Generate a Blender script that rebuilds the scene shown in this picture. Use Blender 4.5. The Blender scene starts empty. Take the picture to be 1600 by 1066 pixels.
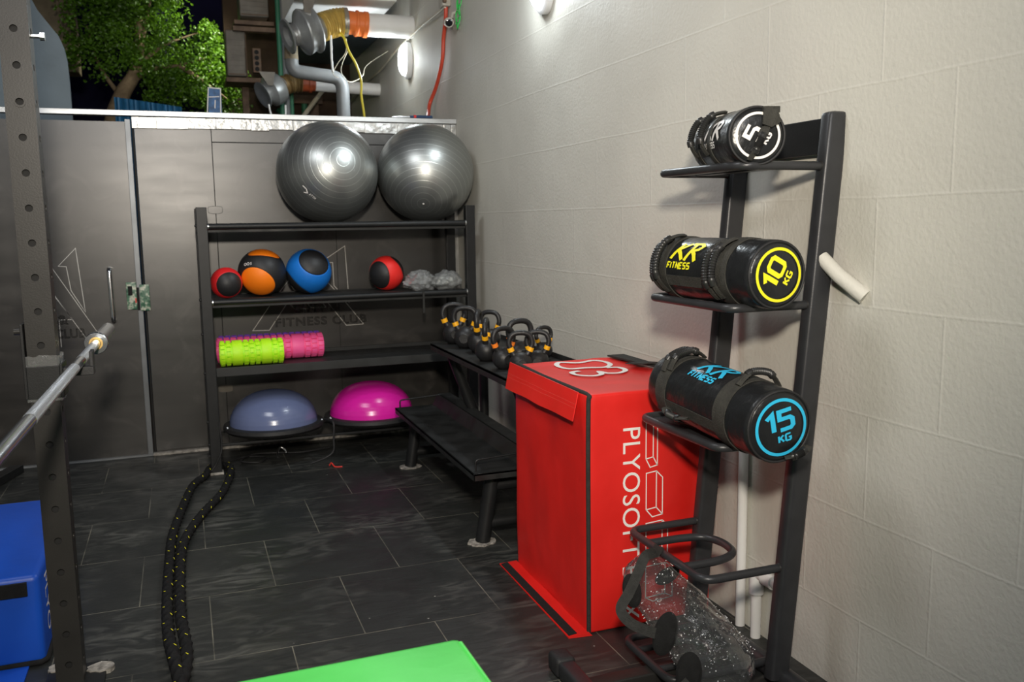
import bpy, math, random
from mathutils import Vector, Matrix, noise
random.seed(7)
sc = bpy.context.scene
COL = sc.collection
PI = math.pi

# ------------------------------------------------------------------ camera
cam_data = bpy.data.cameras.new('camera')
cam = bpy.data.objects.new('camera', cam_data); COL.objects.link(cam)
sc.camera = cam
YAW, PIT, ROL = .356695, -.135879, -.014153
fw = Vector((math.sin(YAW)*math.cos(PIT), math.cos(YAW)*math.cos(PIT), math.sin(PIT)))
rt = fw.cross(Vector((0, 0, 1))).normalized(); up = rt.cross(fw)
r2 = rt*math.cos(ROL)+up*math.sin(ROL); u2 = -rt*math.sin(ROL)+up*math.cos(ROL)
cam.matrix_world = Matrix(((r2.x, u2.x, -fw.x, 0), (r2.y, u2.y, -fw.y, 0), (r2.z, u2.z, -fw.z, 1.4), (0, 0, 0, 1)))
cam_data.sensor_width = 36; cam_data.lens = 1376.35/1600*36
cam_data.clip_start = .05; cam_data.clip_end = 200
cam_data.dof.use_dof = True; cam_data.dof.focus_distance = 2.9; cam_data.dof.aperture_fstop = 5.0

# ------------------------------------------------------------------ world, exposure
w = bpy.data.worlds.new('night'); sc.world = w; w.use_nodes = True
w.node_tree.nodes['Background'].inputs[0].default_value = (.010, .012, .035, 1)
w.node_tree.nodes['Background'].inputs[1].default_value = .35
sc.view_settings.view_transform = 'Standard'; sc.view_settings.look = 'None'
sc.view_settings.gamma = 1; sc.view_settings.use_curve_mapping = False
sc.view_settings.exposure = 0.0

def area(name, loc, target, size, power, color, size_y=None, shape='RECTANGLE'):
    l = bpy.data.lights.new(name, 'AREA'); l.energy = power; l.color = color
    l.shape = shape; l.size = size; l.size_y = size_y or size
    o = bpy.data.objects.new(name, l); COL.objects.link(o)
    o.location = loc
    o.rotation_euler = (Vector(target)-Vector(loc)).to_track_quat('-Z', 'Y').to_euler()
    return o
def spot_point(name, loc, power, color, r=.05):
    l = bpy.data.lights.new(name, 'POINT'); l.energy = power; l.color = color; l.shadow_soft_size = r
    o = bpy.data.objects.new(name, l); COL.objects.link(o); o.location = loc; return o
def flash_head(name, loc, target, power, color, ang, r):
    l = bpy.data.lights.new(name, 'SPOT'); l.energy = power; l.color = color; l.shadow_soft_size = r
    l.spot_size = math.radians(ang); l.spot_blend = 1.0
    o = bpy.data.objects.new(name, l); COL.objects.link(o); o.location = loc
    o.rotation_euler = (Vector(target)-Vector(loc)).to_track_quat('-Z', 'Y').to_euler(); return o
flash_head('camera_flash', (-.02, -.1, 1.95), (.80, 4.0, 1.42), 430, (1, .90, .76), 94, .09)
area('gym_tube_lamp_rear', (-.2, -1.3, 3.2), (.7, 3.5, 1.2), 2.2, 62, (.97, .98, 1), 1.2)
area('fill_light_middle', (-.5, 2.9, 3.4), (1.5, 4.4, .9), 1.2, 32, (.96, .98, 1), .5)  # unseen overhead fill, added to brighten the far end of the room
flash_head('alley_floodlight', (1.15, 8.70, 3.75), (.12, 9.0, 2.90), 300, (1, .97, .80), 70, .08)
spot_point('alley_service_lamp', (.2, 7.3, 3.7), 3, (1, .88, .72), .1)

# ------------------------------------------------------------------ materials
def ramp(nt, fac, c0, c1, p0=0., p1=1.):
    r = nt.nodes.new('ShaderNodeValToRGB')
    r.color_ramp.elements[0].position = p0; r.color_ramp.elements[1].position = p1
    r.color_ramp.elements[0].color = (*c0, 1); r.color_ramp.elements[1].color = (*c1, 1)
    nt.links.new(fac, r.inputs[0]); return r.outputs[0]
def mat(name, col, rough=.5, metal=0., var=.12, nscale=6., bump=0., bscale=60., spec=.5, stretch=None, coat=0., trans=0., alpha=1., ior=1.45, emit=None, estr=0., rvar=0.):
    m = bpy.data.materials.new(name); m.use_nodes = True; nt = m.node_tree
    b = nt.nodes['Principled BSDF']
    b.inputs['Roughness'].default_value = rough; b.inputs['Metallic'].default_value = metal
    b.inputs['Specular IOR Level'].default_value = spec; b.inputs['IOR'].default_value = ior
    b.inputs['Coat Weight'].default_value = coat; b.inputs['Coat Roughness'].default_value = .12
    b.inputs['Transmission Weight'].default_value = trans; b.inputs['Alpha'].default_value = alpha
    tc = nt.nodes.new('ShaderNodeTexCoord'); mp = nt.nodes.new('ShaderNodeMapping')
    nt.links.new(tc.outputs['Object'], mp.inputs[0])
    if stretch: mp.inputs['Scale'].default_value = stretch
    n = nt.nodes.new('ShaderNodeTexNoise'); n.inputs['Scale'].default_value = nscale; n.inputs['Detail'].default_value = 5
    nt.links.new(mp.outputs[0], n.inputs[0])
    if var:
        lo = tuple(c*(1-var) for c in col); hi = tuple(min(1, c*(1+var)) for c in col)
        nt.links.new(ramp(nt, n.outputs['Fac'], lo, hi, .3, .7), b.inputs['Base Color'])
    else: b.inputs['Base Color'].default_value = (*col, 1)
    if rvar:
        mr = nt.nodes.new('ShaderNodeMapRange'); nt.links.new(n.outputs['Fac'], mr.inputs[0])
        mr.inputs[1].default_value = .3; mr.inputs[2].default_value = .7
        mr.inputs[3].default_value = max(0, rough-rvar); mr.inputs[4].default_value = min(1, rough+rvar)
        nt.links.new(mr.outputs[0], b.inputs['Roughness'])
    if bump:
        n2 = nt.nodes.new('ShaderNodeTexNoise'); n2.inputs['Scale'].default_value = bscale; n2.inputs['Detail'].default_value = 4
        nt.links.new(mp.outputs[0], n2.inputs[0])
        bp = nt.nodes.new('ShaderNodeBump'); bp.inputs['Strength'].default_value = bump; bp.inputs['Distance'].default_value = .01
        nt.links.new(n2.outputs['Fac'], bp.inputs['Height']); nt.links.new(bp.outputs[0], b.inputs['Normal'])
    if emit:
        b.inputs['Emission Color'].default_value = (*emit, 1); b.inputs['Emission Strength'].default_value = estr
    return m

M = {}
M['black_steel'] = mat('black_steel', (.012, .0125, .013), .42, .0, .15, 20, .06, 300, spec=.36)
M['tower_steel'] = mat('tower_steel', (.034, .035, .038), .36, .2, .1, 20, .06, 400)
M['rack_steel'] = mat('rack_steel', (.022, .021, .0195), .42, 0, .14, 9, .04, 200, spec=.3)
M['tray_steel'] = mat('tray_steel', (.015, .016, .016), .5, 0, .4, 9, .05, 200, rvar=.12)
M['rubber'] = mat('rubber', (.018, .018, .019), .6, 0, .2, 30, .1, 150)
M['rope'] = mat('black_rope_fibre', (.009, .009, .0095), .75, 0, .3, 60, .5, 300, spec=.3)
M['grip'] = mat('black_grip_rubber', (.020, .020, .020), .38, 0, .2, 30)
M['chrome'] = mat('chrome', (.80, .83, .86), .20, 1., .05, 30)
M['zinc'] = mat('zinc', (.62, .63, .63), .28, 1., .15, 25, .08, 80)
M['edge_alu'] = mat('dull_edge_strip', (.16, .17, .18), .4, .6, .15, 8)
M['alu'] = mat('aluminium', (.52, .53, .53), .38, .75, .15, 8, .05, 60, stretch=(1, 1, 8))
M['foil'] = mat('foil_tape', (.46, .46, .445), .3, .7, .12, 8, .6, 22)
M['red'] = mat('red_vinyl', (.70, .014, .010), .44, 0, .10, 4, .32, 7, rvar=.06, spec=.8)
M['blue'] = mat('blue_vinyl', (.006, .07, .46), .42, 0, .10, 4, .3, 6)
M['green'] = mat('green_vinyl', (.10, .68, .12), .38, 0, .08, 4, .35, 6)
M['white_print'] = mat('white_print', (.82, .79, .76), .5, 0, .03)
M['black_web'] = mat('black_webbing', (.022, .022, .020), .8, 0, .25, 60, .4, 260)
M['olive_web'] = mat('olive_black_webbing', (.034, .033, .028), .85, 0, .25, 40, .4, 260)
M['vinyl_black'] = mat('black_vinyl', (.013, .014, .015), .30, 0, .15, 10, .6, 16)
M['yellow'] = mat('yellow_print', (.86, .80, .02), .5, 0, .04)
M['cyan'] = mat('cyan_print', (.03, .50, .80), .5, 0, .04)
M['band'] = mat('yellow_band', (.88, .42, .01), .45, 0, .05)
M['orange_band'] = mat('orange_band', (.90, .22, .02), .45, 0, .05)
M['cast_iron'] = mat('powder_coated_iron', (.015, .015, .016), .40, 0, .15, 30, .15, 220)
M['lime'] = mat('lime_foam', (.50, .92, .015), .5, 0, .05)
M['pink'] = mat('pink_foam', (.95, .11, .34), .5, 0, .05)
M['purple'] = mat('purple_foam', (.24, .08, .62), .5, 0, .05)
M['bosu_blue'] = mat('slate_blue_rubber', (.125, .155, .285), .22, 0, .04, 5, .03, 30, spec=.6)
M['bosu_pink'] = mat('magenta_rubber', (.72, .015, .36), .25, 0, .04, 5, .03, 30, spec=.6)
M['pvc'] = mat('white_pvc', (.80, .80, .78), .4, 0, .06, 6)
M['pvc_grey'] = mat('grey_pvc', (.17, .18, .185), .45, 0, .15, 6)
M['orange_pvc'] = mat('orange_pvc', (.80, .20, .05), .4, 0, .10, 8)
M['red_pvc'] = mat('dull_red_pvc', (.30, .06, .02), .45, 0, .15)
M['gold_duct'] = mat('gold_flexible_duct', (.62, .45, .13), .4, .3, .2, 20)
M['brown_duct'] = mat('brown_flexible_duct', (.20, .13, .05), .5, .2, .3, 20)
M['fan_grey'] = mat('galvanised_grey', (.36, .375, .375), .4, .5, .15, 12, .05, 60)
M['grime_white'] = mat('grimy_white', (.16, .145, .12), .6, 0, .25, 9, .1, 50)
M['rust'] = mat('rusty_paint', (.13, .085, .055), .7, 0, .4, 12, .2, 50)
M['facade'] = mat('brown_render', (.050, .030, .017), .85, 0, .35, 3, .3, 30)
M['concrete_brown'] = mat('brown_concrete', (.19, .155, .10), .85, 0, .3, 5, .3, 30)
M['green_pipe'] = mat('green_pipe', (.03, .16, .09), .5, 0, .15)
M['yellow_cable'] = mat('yellow_cable', (.75, .62, .05), .45, 0, .05)
M['beige_cable'] = mat('beige_cable', (.62, .58, .46), .55, 0, .1)
M['red_hose'] = mat('red_hose', (.58, .07, .035), .4, 0, .08)
M['green_cord'] = mat('green_cord', (.04, .55, .10), .5, 0, .08)
M['blue_sheet'] = mat('blue_sheet', (.02, .13, .27), .5, .1, .25, 8)
M['slate_board'] = mat('slate_blue_board', (.13, .165, .19), .7, 0, .12, 5, .1, 40)
M['bark'] = mat('bark', (.20, .145, .085), .9, 0, .35, 12, .6, 40)
M['dark_gap'] = mat('black_joint', (.008, .008, .008), .8, 0, 0)
M['etch'] = mat('pale_etching', (.62, .60, .56), .6, 0, .1)
M['etch_thin'] = mat('faint_etching', (.50, .48, .45), .6, 0, .1)
M['dust'] = mat('grey_adhesive', (.30, .28, .25), .9, 0, .5, 40, .6, 90)
M['felt'] = mat('black_velcro', (.006, .006, .006), .95, 0, .3, 60, .3, 300)
M['lamp_body'] = mat('lamp_housing', (.75, .76, .77), .4)
M['lamp_glow'] = mat('lamp_glow', (1, 1, 1), .4, emit=(.90, .97, 1), estr=15)
M['lens'] = mat('lens_glass', (.01, .01, .012), .08, 0, 0)
M['navy'] = mat('navy_render', (.012, .012, .045), .9, 0, .2)
M['purple_paint'] = mat('purple_render', (.16, .11, .26), .9, 0, .2)
M['tool_blue'] = mat('tool_grip', (.02, .05, .12), .5)
M['tool_red'] = mat('tool_red', (.7, .04, .03), .5)
M['cream'] = mat('cream_plate', (.45, .42, .36), .6, 0, .2, 20)

def glossy_film(name, tint, gloss=.35, rough=.12, bumps=.6, bs=30, white=0.):
    m = bpy.data.materials.new(name); m.use_nodes = True; nt = m.node_tree
    nt.nodes.remove(nt.nodes['Principled BSDF']); out = nt.nodes['Material Output']
    tr = nt.nodes.new('ShaderNodeBsdfTransparent'); tr.inputs[0].default_value = (*tint, 1)
    gl = nt.nodes.new('ShaderNodeBsdfGlossy'); gl.inputs['Roughness'].default_value = rough
    lw = nt.nodes.new('ShaderNodeLayerWeight'); lw.inputs[0].default_value = gloss
    n = nt.nodes.new('ShaderNodeTexNoise'); n.inputs['Scale'].default_value = bs; n.inputs['Detail'].default_value = 3
    tc = nt.nodes.new('ShaderNodeTexCoord'); nt.links.new(tc.outputs['Object'], n.inputs[0])
    bp = nt.nodes.new('ShaderNodeBump'); bp.inputs['Strength'].default_value = bumps; bp.inputs['Distance'].default_value = .02
    nt.links.new(n.outputs['Fac'], bp.inputs['Height']); nt.links.new(bp.outputs[0], gl.inputs['Normal']); nt.links.new(bp.outputs[0], lw.inputs['Normal'])
    mx = nt.nodes.new('ShaderNodeMixShader')
    nt.links.new(lw.outputs['Facing'], mx.inputs[0]); nt.links.new(tr.outputs[0], mx.inputs[1]); nt.links.new(gl.outputs[0], mx.inputs[2])
    last = mx.outputs[0]
    if white:
        df = nt.nodes.new('ShaderNodeBsdfDiffuse'); df.inputs[0].default_value = (.7, .72, .72, 1)
        mx2 = nt.nodes.new('ShaderNodeMixShader'); mx2.inputs[0].default_value = white
        nt.links.new(last, mx2.inputs[1]); nt.links.new(df.outputs[0], mx2.inputs[2]); last = mx2.outputs[0]
    nt.links.new(last, out.inputs[0]); return m
M['film'] = glossy_film('clear_film', (.93, .94, .94), .40, .2, 1., 40, .16)
M['wrap'] = glossy_film('stretch_wrap', (.95, .95, .95), .50, .15, 1., 38, .10)
M['water_skin'] = glossy_film('clear_pvc_skin', (.80, .82, .83), .34, .08, .9, 12, .03)

def wall_blocks():
    m = mat('painted_blockwork', (.59, .575, .515), .6, 0, .05, 2.2, 0)
    nt = m.node_tree; b = nt.nodes['Principled BSDF']
    tc = nt.nodes.new('ShaderNodeTexCoord'); sep = nt.nodes.new('ShaderNodeSeparateXYZ'); nt.links.new(tc.outputs['Object'], sep.inputs[0])
    def add(x, v):
        a = nt.nodes.new('ShaderNodeMath'); a.operation = 'ADD'; a.inputs[1].default_value = v; nt.links.new(x, a.inputs[0]); return a.outputs[0]
    # slight waviness of the courses
    nz = nt.nodes.new('ShaderNodeTexNoise'); nz.inputs['Scale'].default_value = 2.5; nt.links.new(tc.outputs['Object'], nz.inputs[0])
    wv = nt.nodes.new('ShaderNodeMath'); wv.operation = 'MULTIPLY_ADD'; wv.inputs[1].default_value = .012; wv.inputs[2].default_value = -.006; nt.links.new(nz.outputs['Fac'], wv.inputs[0])
    zz = nt.nodes.new('ShaderNodeMath'); zz.operation = 'ADD'; nt.links.new(add(sep.outputs['Z'], -.25+3.0), zz.inputs[0]); nt.links.new(wv.outputs[0], zz.inputs[1])
    cmb = nt.nodes.new('ShaderNodeCombineXYZ'); nt.links.new(add(sep.outputs['Y'], -2.385+.488*20), cmb.inputs[0]); nt.links.new(zz.outputs[0], cmb.inputs[1])
    def brick(ms, sm):
        br = nt.nodes.new('ShaderNodeTexBrick'); br.inputs['Scale'].default_value = 1; br.inputs['Brick Width'].default_value = .488
        br.inputs['Row Height'].default_value = .3; br.inputs['Mortar Size'].default_value = ms; br.inputs['Mortar Smooth'].default_value = sm
        nt.links.new(cmb.outputs[0], br.inputs[0]); return br.outputs['Fac']
    f1 = brick(.0035, .6)
    # colour: joints a touch lighter
    base = b.inputs['Base Color'].links[0].from_socket
    mx = nt.nodes.new('ShaderNodeMix'); mx.data_type = 'RGBA'; mf = nt.nodes.new('ShaderNodeMath'); mf.operation = 'MULTIPLY'; mf.inputs[1].default_value = .12
    nt.links.new(f1, mf.inputs[0]); nt.links.new(mf.outputs[0], mx.inputs[0]); nt.links.new(base, mx.inputs[6]); mx.inputs[7].default_value = (.80, .78, .72, 1)
    nt.links.new(mx.outputs[2], b.inputs['Base Color'])
    n1 = nt.nodes.new('ShaderNodeTexNoise'); n1.inputs['Scale'].default_value = 70; n1.inputs['Detail'].default_value = 6; nt.links.new(tc.outputs['Object'], n1.inputs[0])
    n2 = nt.nodes.new('ShaderNodeTexNoise'); n2.inputs['Scale'].default_value = 6; n2.inputs['Detail'].default_value = 4; nt.links.new(tc.outputs['Object'], n2.inputs[0])
    b1 = nt.nodes.new('ShaderNodeBump'); b1.inputs['Strength'].default_value = .28; b1.inputs['Distance'].default_value = .006; nt.links.new(n1.outputs['Fac'], b1.inputs['Height'])
    b2 = nt.nodes.new('ShaderNodeBump'); b2.inputs['Strength'].default_value = .10; b2.inputs['Distance'].default_value = .03; nt.links.new(n2.outputs['Fac'], b2.inputs['Height']); nt.links.new(b1.outputs[0], b2.inputs['Normal'])
    b3 = nt.nodes.new('ShaderNodeBump'); b3.inputs['Strength'].default_value = .20; b3.inputs['Distance'].default_value = .004; nt.links.new(brick(.006, 1.), b3.inputs['Height']); nt.links.new(b2.outputs[0], b3.inputs['Normal'])
    nt.links.new(b3.outputs[0], b.inputs['Normal'])
    return m
M['blocks'] = wall_blocks()

def floor_tiles():
    m = mat('black_slate_tile', (.03, .03, .03), .5, 0, 0)
    nt = m.node_tree; b = nt.nodes['Principled BSDF']
    tc = nt.nodes.new('ShaderNodeTexCoord'); mp = nt.nodes.new('ShaderNodeMapping'); mp.vector_type = 'POINT'
    mp.inputs['Location'].default_value = (-.515+.246+.492*20, -2.866+.531*20, 0); nt.links.new(tc.outputs['Object'], mp.inputs[0])
    def brick(ms, sm=.1, c1=(.016, .0175, .017, 1), c2=(.024, .0255, .024, 1)):
        br = nt.nodes.new('ShaderNodeTexBrick'); br.inputs['Scale'].default_value = 1; br.inputs['Brick Width'].default_value = .492
        br.inputs['Row Height'].default_value = .531; br.inputs['Mortar Size'].default_value = ms; br.inputs['Mortar Smooth'].default_value = sm
        br.inputs['Color1'].default_value = c1; br.inputs['Color2'].default_value = c2; br.inputs['Mortar'].default_value = c1
        nt.links.new(mp.outputs[0], br.inputs[0]); return br
    br = brick(.0020)
    def noise_tex(s, d, dist=0., vec=None, sc3=None):
        n = nt.nodes.new('ShaderNodeTexNoise'); n.inputs['Scale'].default_value = s; n.inputs['Detail'].default_value = d; n.inputs['Distortion'].default_value = dist
        if sc3:
            m2 = nt.nodes.new('ShaderNodeMapping'); m2.inputs['Scale'].default_value = sc3; nt.links.new(tc.outputs['Object'], m2.inputs[0]); nt.links.new(m2.outputs[0], n.inputs[0])
        else: nt.links.new(tc.outputs['Object'], n.inputs[0])
        return n.outputs['Fac']
    def rng(x, a, c, lo=0., hi=1.):
        r = nt.nodes.new('ShaderNodeMapRange'); r.inputs[1].default_value = a; r.inputs[2].default_value = c; r.inputs[3].default_value = lo; r.inputs[4].default_value = hi
        nt.links.new(x, r.inputs[0]); return r.outputs[0]
    def mul(a, c):
        r = nt.nodes.new('ShaderNodeMath'); r.operation = 'MULTIPLY'; nt.links.new(a, r.inputs[0])
        if isinstance(c, float): r.inputs[1].default_value = c
        else: nt.links.new(c, r.inputs[1])
        return r.outputs[0]
    def mixc(f, a, col):
        r = nt.nodes.new('ShaderNodeMix'); r.data_type = 'RGBA'; nt.links.new(f, r.inputs[0]); nt.links.new(a, r.inputs[6]); r.inputs[7].default_value = (*col, 1); return r.outputs[2]
    chalk = mul(rng(noise_tex(2.2, 3), .44, .66), rng(noise_tex(9, 8, 1.8, sc3=(.6, 1.5, 1)), .44, .75))
    c = mixc(mul(chalk, .85), br.outputs['Color'], (.13, .13, .118))
    grout = mul(br.outputs['Fac'], rng(noise_tex(4, 3), .36, .60, .12, .85))
    c = mixc(grout, c, (.20, .19, .15))
    vor = nt.nodes.new('ShaderNodeTexVoronoi'); vor.inputs['Scale'].default_value = 9; nt.links.new(tc.outputs['Object'], vor.inputs[0])
    sp = nt.nodes.new('ShaderNodeMath'); sp.operation = 'LESS_THAN'; sp.inputs[1].default_value = .035; nt.links.new(vor.outputs['Distance'], sp.inputs[0])
    c = mixc(mul(mul(sp.outputs[0], rng(noise_tex(3, 2), .5, .56)), .6), c, (.4, .4, .36))
    nt.links.new(c, b.inputs['Base Color'])
    nt.links.new(rng(noise_tex(6, 5, .6), .3, .7, .38, .62), b.inputs['Roughness'])
    bp = nt.nodes.new('ShaderNodeBump'); bp.inputs['Strength'].default_value = .25; bp.inputs['Distance'].default_value = .01
    nt.links.new(noise_tex(14, 6, .8, sc3=(.5, 1.6, 1)), bp.inputs['Height'])
    nt.links.new(bp.outputs[0], b.inputs['Normal'])
    return m
M['tiles'] = floor_tiles()

def film_ply():
    m = mat('film_faced_plywood', (.020, .018, .0155), .335, 0, .3, 2.5, .012, 3, spec=1.0, stretch=(1, 1, 5), rvar=.02)
    nt = m.node_tree; b = nt.nodes['Principled BSDF']
    tc = nt.nodes.new('ShaderNodeTexCoord'); n = nt.nodes.new('ShaderNodeTexNoise'); n.inputs['Scale'].default_value = 4.5; n.inputs['Detail'].default_value = 6; n.inputs['Distortion'].default_value = 1.4
    nt.links.new(tc.outputs['Object'], n.inputs[0])
    base = b.inputs['Base Color'].links[0].from_socket
    r = nt.nodes.new('ShaderNodeMapRange'); r.inputs[1].default_value = .54; r.inputs[2].default_value = .74; r.inputs[4].default_value = .30; nt.links.new(n.outputs['Fac'], r.inputs[0])
    mx = nt.nodes.new('ShaderNodeMix'); mx.data_type = 'RGBA'; nt.links.new(r.outputs[0], mx.inputs[0]); nt.links.new(base, mx.inputs[6]); mx.inputs[7].default_value = (.11, .10, .09, 1)
    nt.links.new(mx.outputs[2], b.inputs['Base Color'])
    return m
M['ply'] = film_ply()

def gym_ball_mat():
    m = mat('silver_grey_rubber', (.36, .375, .365), .385, .88, .06, 4, 0, spec=.7)
    nt = m.node_tree; b = nt.nodes['Principled BSDF']
    tc = nt.nodes.new('ShaderNodeTexCoord'); sep = nt.nodes.new('ShaderNodeSeparateXYZ')
    nr = nt.nodes.new('ShaderNodeVectorMath'); nr.operation = 'NORMALIZE'; nt.links.new(tc.outputs['Object'], nr.inputs[0]); nt.links.new(nr.outputs[0], sep.inputs[0])
    def mth(op, a, v=None):
        x = nt.nodes.new('ShaderNodeMath'); x.operation = op; nt.links.new(a, x.inputs[0])
        if v is not None: x.inputs[1].default_value = v
        return x.outputs[0]
    ang = mth('ARCCOSINE', mth('MULTIPLY', sep.outputs['Z'], .9999))
    s = mth('ABSOLUTE', mth('SINE', mth('MULTIPLY', ang, 25.)))
    line = nt.nodes.new('ShaderNodeMapRange'); line.inputs[1].default_value = 0; line.inputs[2].default_value = .14; line.inputs[3].default_value = 1; line.inputs[4].default_value = 0; nt.links.new(s, line.inputs[0])
    base = b.inputs['Base Color'].links[0].from_socket
    mx = nt.nodes.new('ShaderNodeMix'); mx.data_type = 'RGBA'; nt.links.new(mth('MULTIPLY', line.outputs[0], .75), mx.inputs[0]); nt.links.new(base, mx.inputs[6]); mx.inputs[7].default_value = (.75, .78, .75, 1)
    nt.links.new(mx.outputs[2], b.inputs['Base Color'])
    bp = nt.nodes.new('ShaderNodeBump'); bp.inputs['Strength'].default_value = .18; bp.inputs['Distance'].default_value = .002
    nt.links.new(line.outputs[0], bp.inputs['Height']); nt.links.new(bp.outputs[0], b.inputs['Normal'])
    return m
M['gym_ball'] = gym_ball_mat()

def med_mat(name, base_col, caps, cap_col):
    m = mat(name, base_col, .5, 0, 0, 4, 0); nt = m.node_tree; b = nt.nodes['Principled BSDF']
    tc = nt.nodes.new('ShaderNodeTexCoord'); nr = nt.nodes.new('ShaderNodeVectorMath'); nr.operation = 'NORMALIZE'; nt.links.new(tc.outputs['Object'], nr.inputs[0])
    def m2(op, a, c):
        x = nt.nodes.new('ShaderNodeMath'); x.operation = op
        for i, q in enumerate((a, c)):
            if isinstance(q, (int, float)): x.inputs[i].default_value = q
            else: nt.links.new(q, x.inputs[i])
        return x.outputs[0]
    def dot(v):
        x = nt.nodes.new('ShaderNodeVectorMath'); x.operation = 'DOT_PRODUCT'; nt.links.new(nr.outputs[0], x.inputs[0]); x.inputs[1].default_value = Vector(v).normalized(); return x.outputs['Value']
    f = None
    for (A, U, k, t) in caps:
        du = dot(U); g = m2('SUBTRACT', m2('ADD', dot(A), m2('MULTIPLY', m2('MULTIPLY', du, du), k)), t)
        f = g if f is None else m2('MAXIMUM', f, g)
    st = nt.nodes.new('ShaderNodeMapRange'); st.inputs[1].default_value = -.006; st.inputs[2].default_value = .006; nt.links.new(f, st.inputs[0])
    mx = nt.nodes.new('ShaderNodeMix'); mx.data_type = 'RGBA'; nt.links.new(st.outputs[0], mx.inputs[0])
    mx.inputs[6].default_value = (*base_col, 1); mx.inputs[7].default_value = (*cap_col, 1)
    nt.links.new(mx.outputs[2], b.inputs['Base Color'])
    bp = nt.nodes.new('ShaderNodeBump'); bp.inputs['Strength'].default_value = .5; bp.inputs['Distance'].default_value = .004
    gr = nt.nodes.new('ShaderNodeMapRange'); gr.inputs[1].default_value = 0; gr.inputs[2].default_value = .03; nt.links.new(m2('ABSOLUTE', f, 0), gr.inputs[0])
    nz = nt.nodes.new('ShaderNodeTexNoise'); nz.inputs['Scale'].default_value = 120; nt.links.new(tc.outputs['Object'], nz.inputs[0])
    nt.links.new(m2('ADD', gr.outputs[0], m2('MULTIPLY', nz.outputs['Fac'], .2)), bp.inputs['Height']); nt.links.new(bp.outputs[0], b.inputs['Normal'])
    return m

def leaf_mat():
    m = mat('leaf_green', (.075, .17, .012), .42, 0, .5, 3.0); nt = m.node_tree
    b = nt.nodes['Principled BSDF']; out = nt.nodes['Material Output']
    tl = nt.nodes.new('ShaderNodeBsdfTranslucent'); tl.inputs[0].default_value = (.14, .30, .015, 1)
    mx = nt.nodes.new('ShaderNodeMixShader'); mx.inputs[0].default_value = .3
    nt.links.new(b.outputs[0], mx.inputs[1]); nt.links.new(tl.outputs[0], mx.inputs[2]); nt.links.new(mx.outputs[0], out.inputs[0])
    return m
M['leaf'] = leaf_mat()

def sticker_mat():
    m = mat('camouflage_sticker', (.3, .4, .3), .4, 0, 0); nt = m.node_tree; b = nt.nodes['Principled BSDF']
    tc = nt.nodes.new('ShaderNodeTexCoord'); n = nt.nodes.new('ShaderNodeTexNoise'); n.inputs['Scale'].default_value = 45; n.inputs['Detail'].default_value = 6; nt.links.new(tc.outputs['Object'], n.inputs[0])
    r = nt.nodes.new('ShaderNodeValToRGB'); nt.links.new(n.outputs['Fac'], r.inputs[0])
    r.color_ramp.elements[0].position = .38; r.color_ramp.elements[0].color = (.02, .09, .05, 1)
    r.color_ramp.elements[1].position = .62; r.color_ramp.elements[1].color = (.55, .56, .46, 1)
    e = r.color_ramp.elements.new(.5); e.color = (.10, .22, .14, 1)
    nt.links.new(r.outputs[0], b.inputs['Base Color']); return m
M['sticker'] = sticker_mat()

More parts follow.
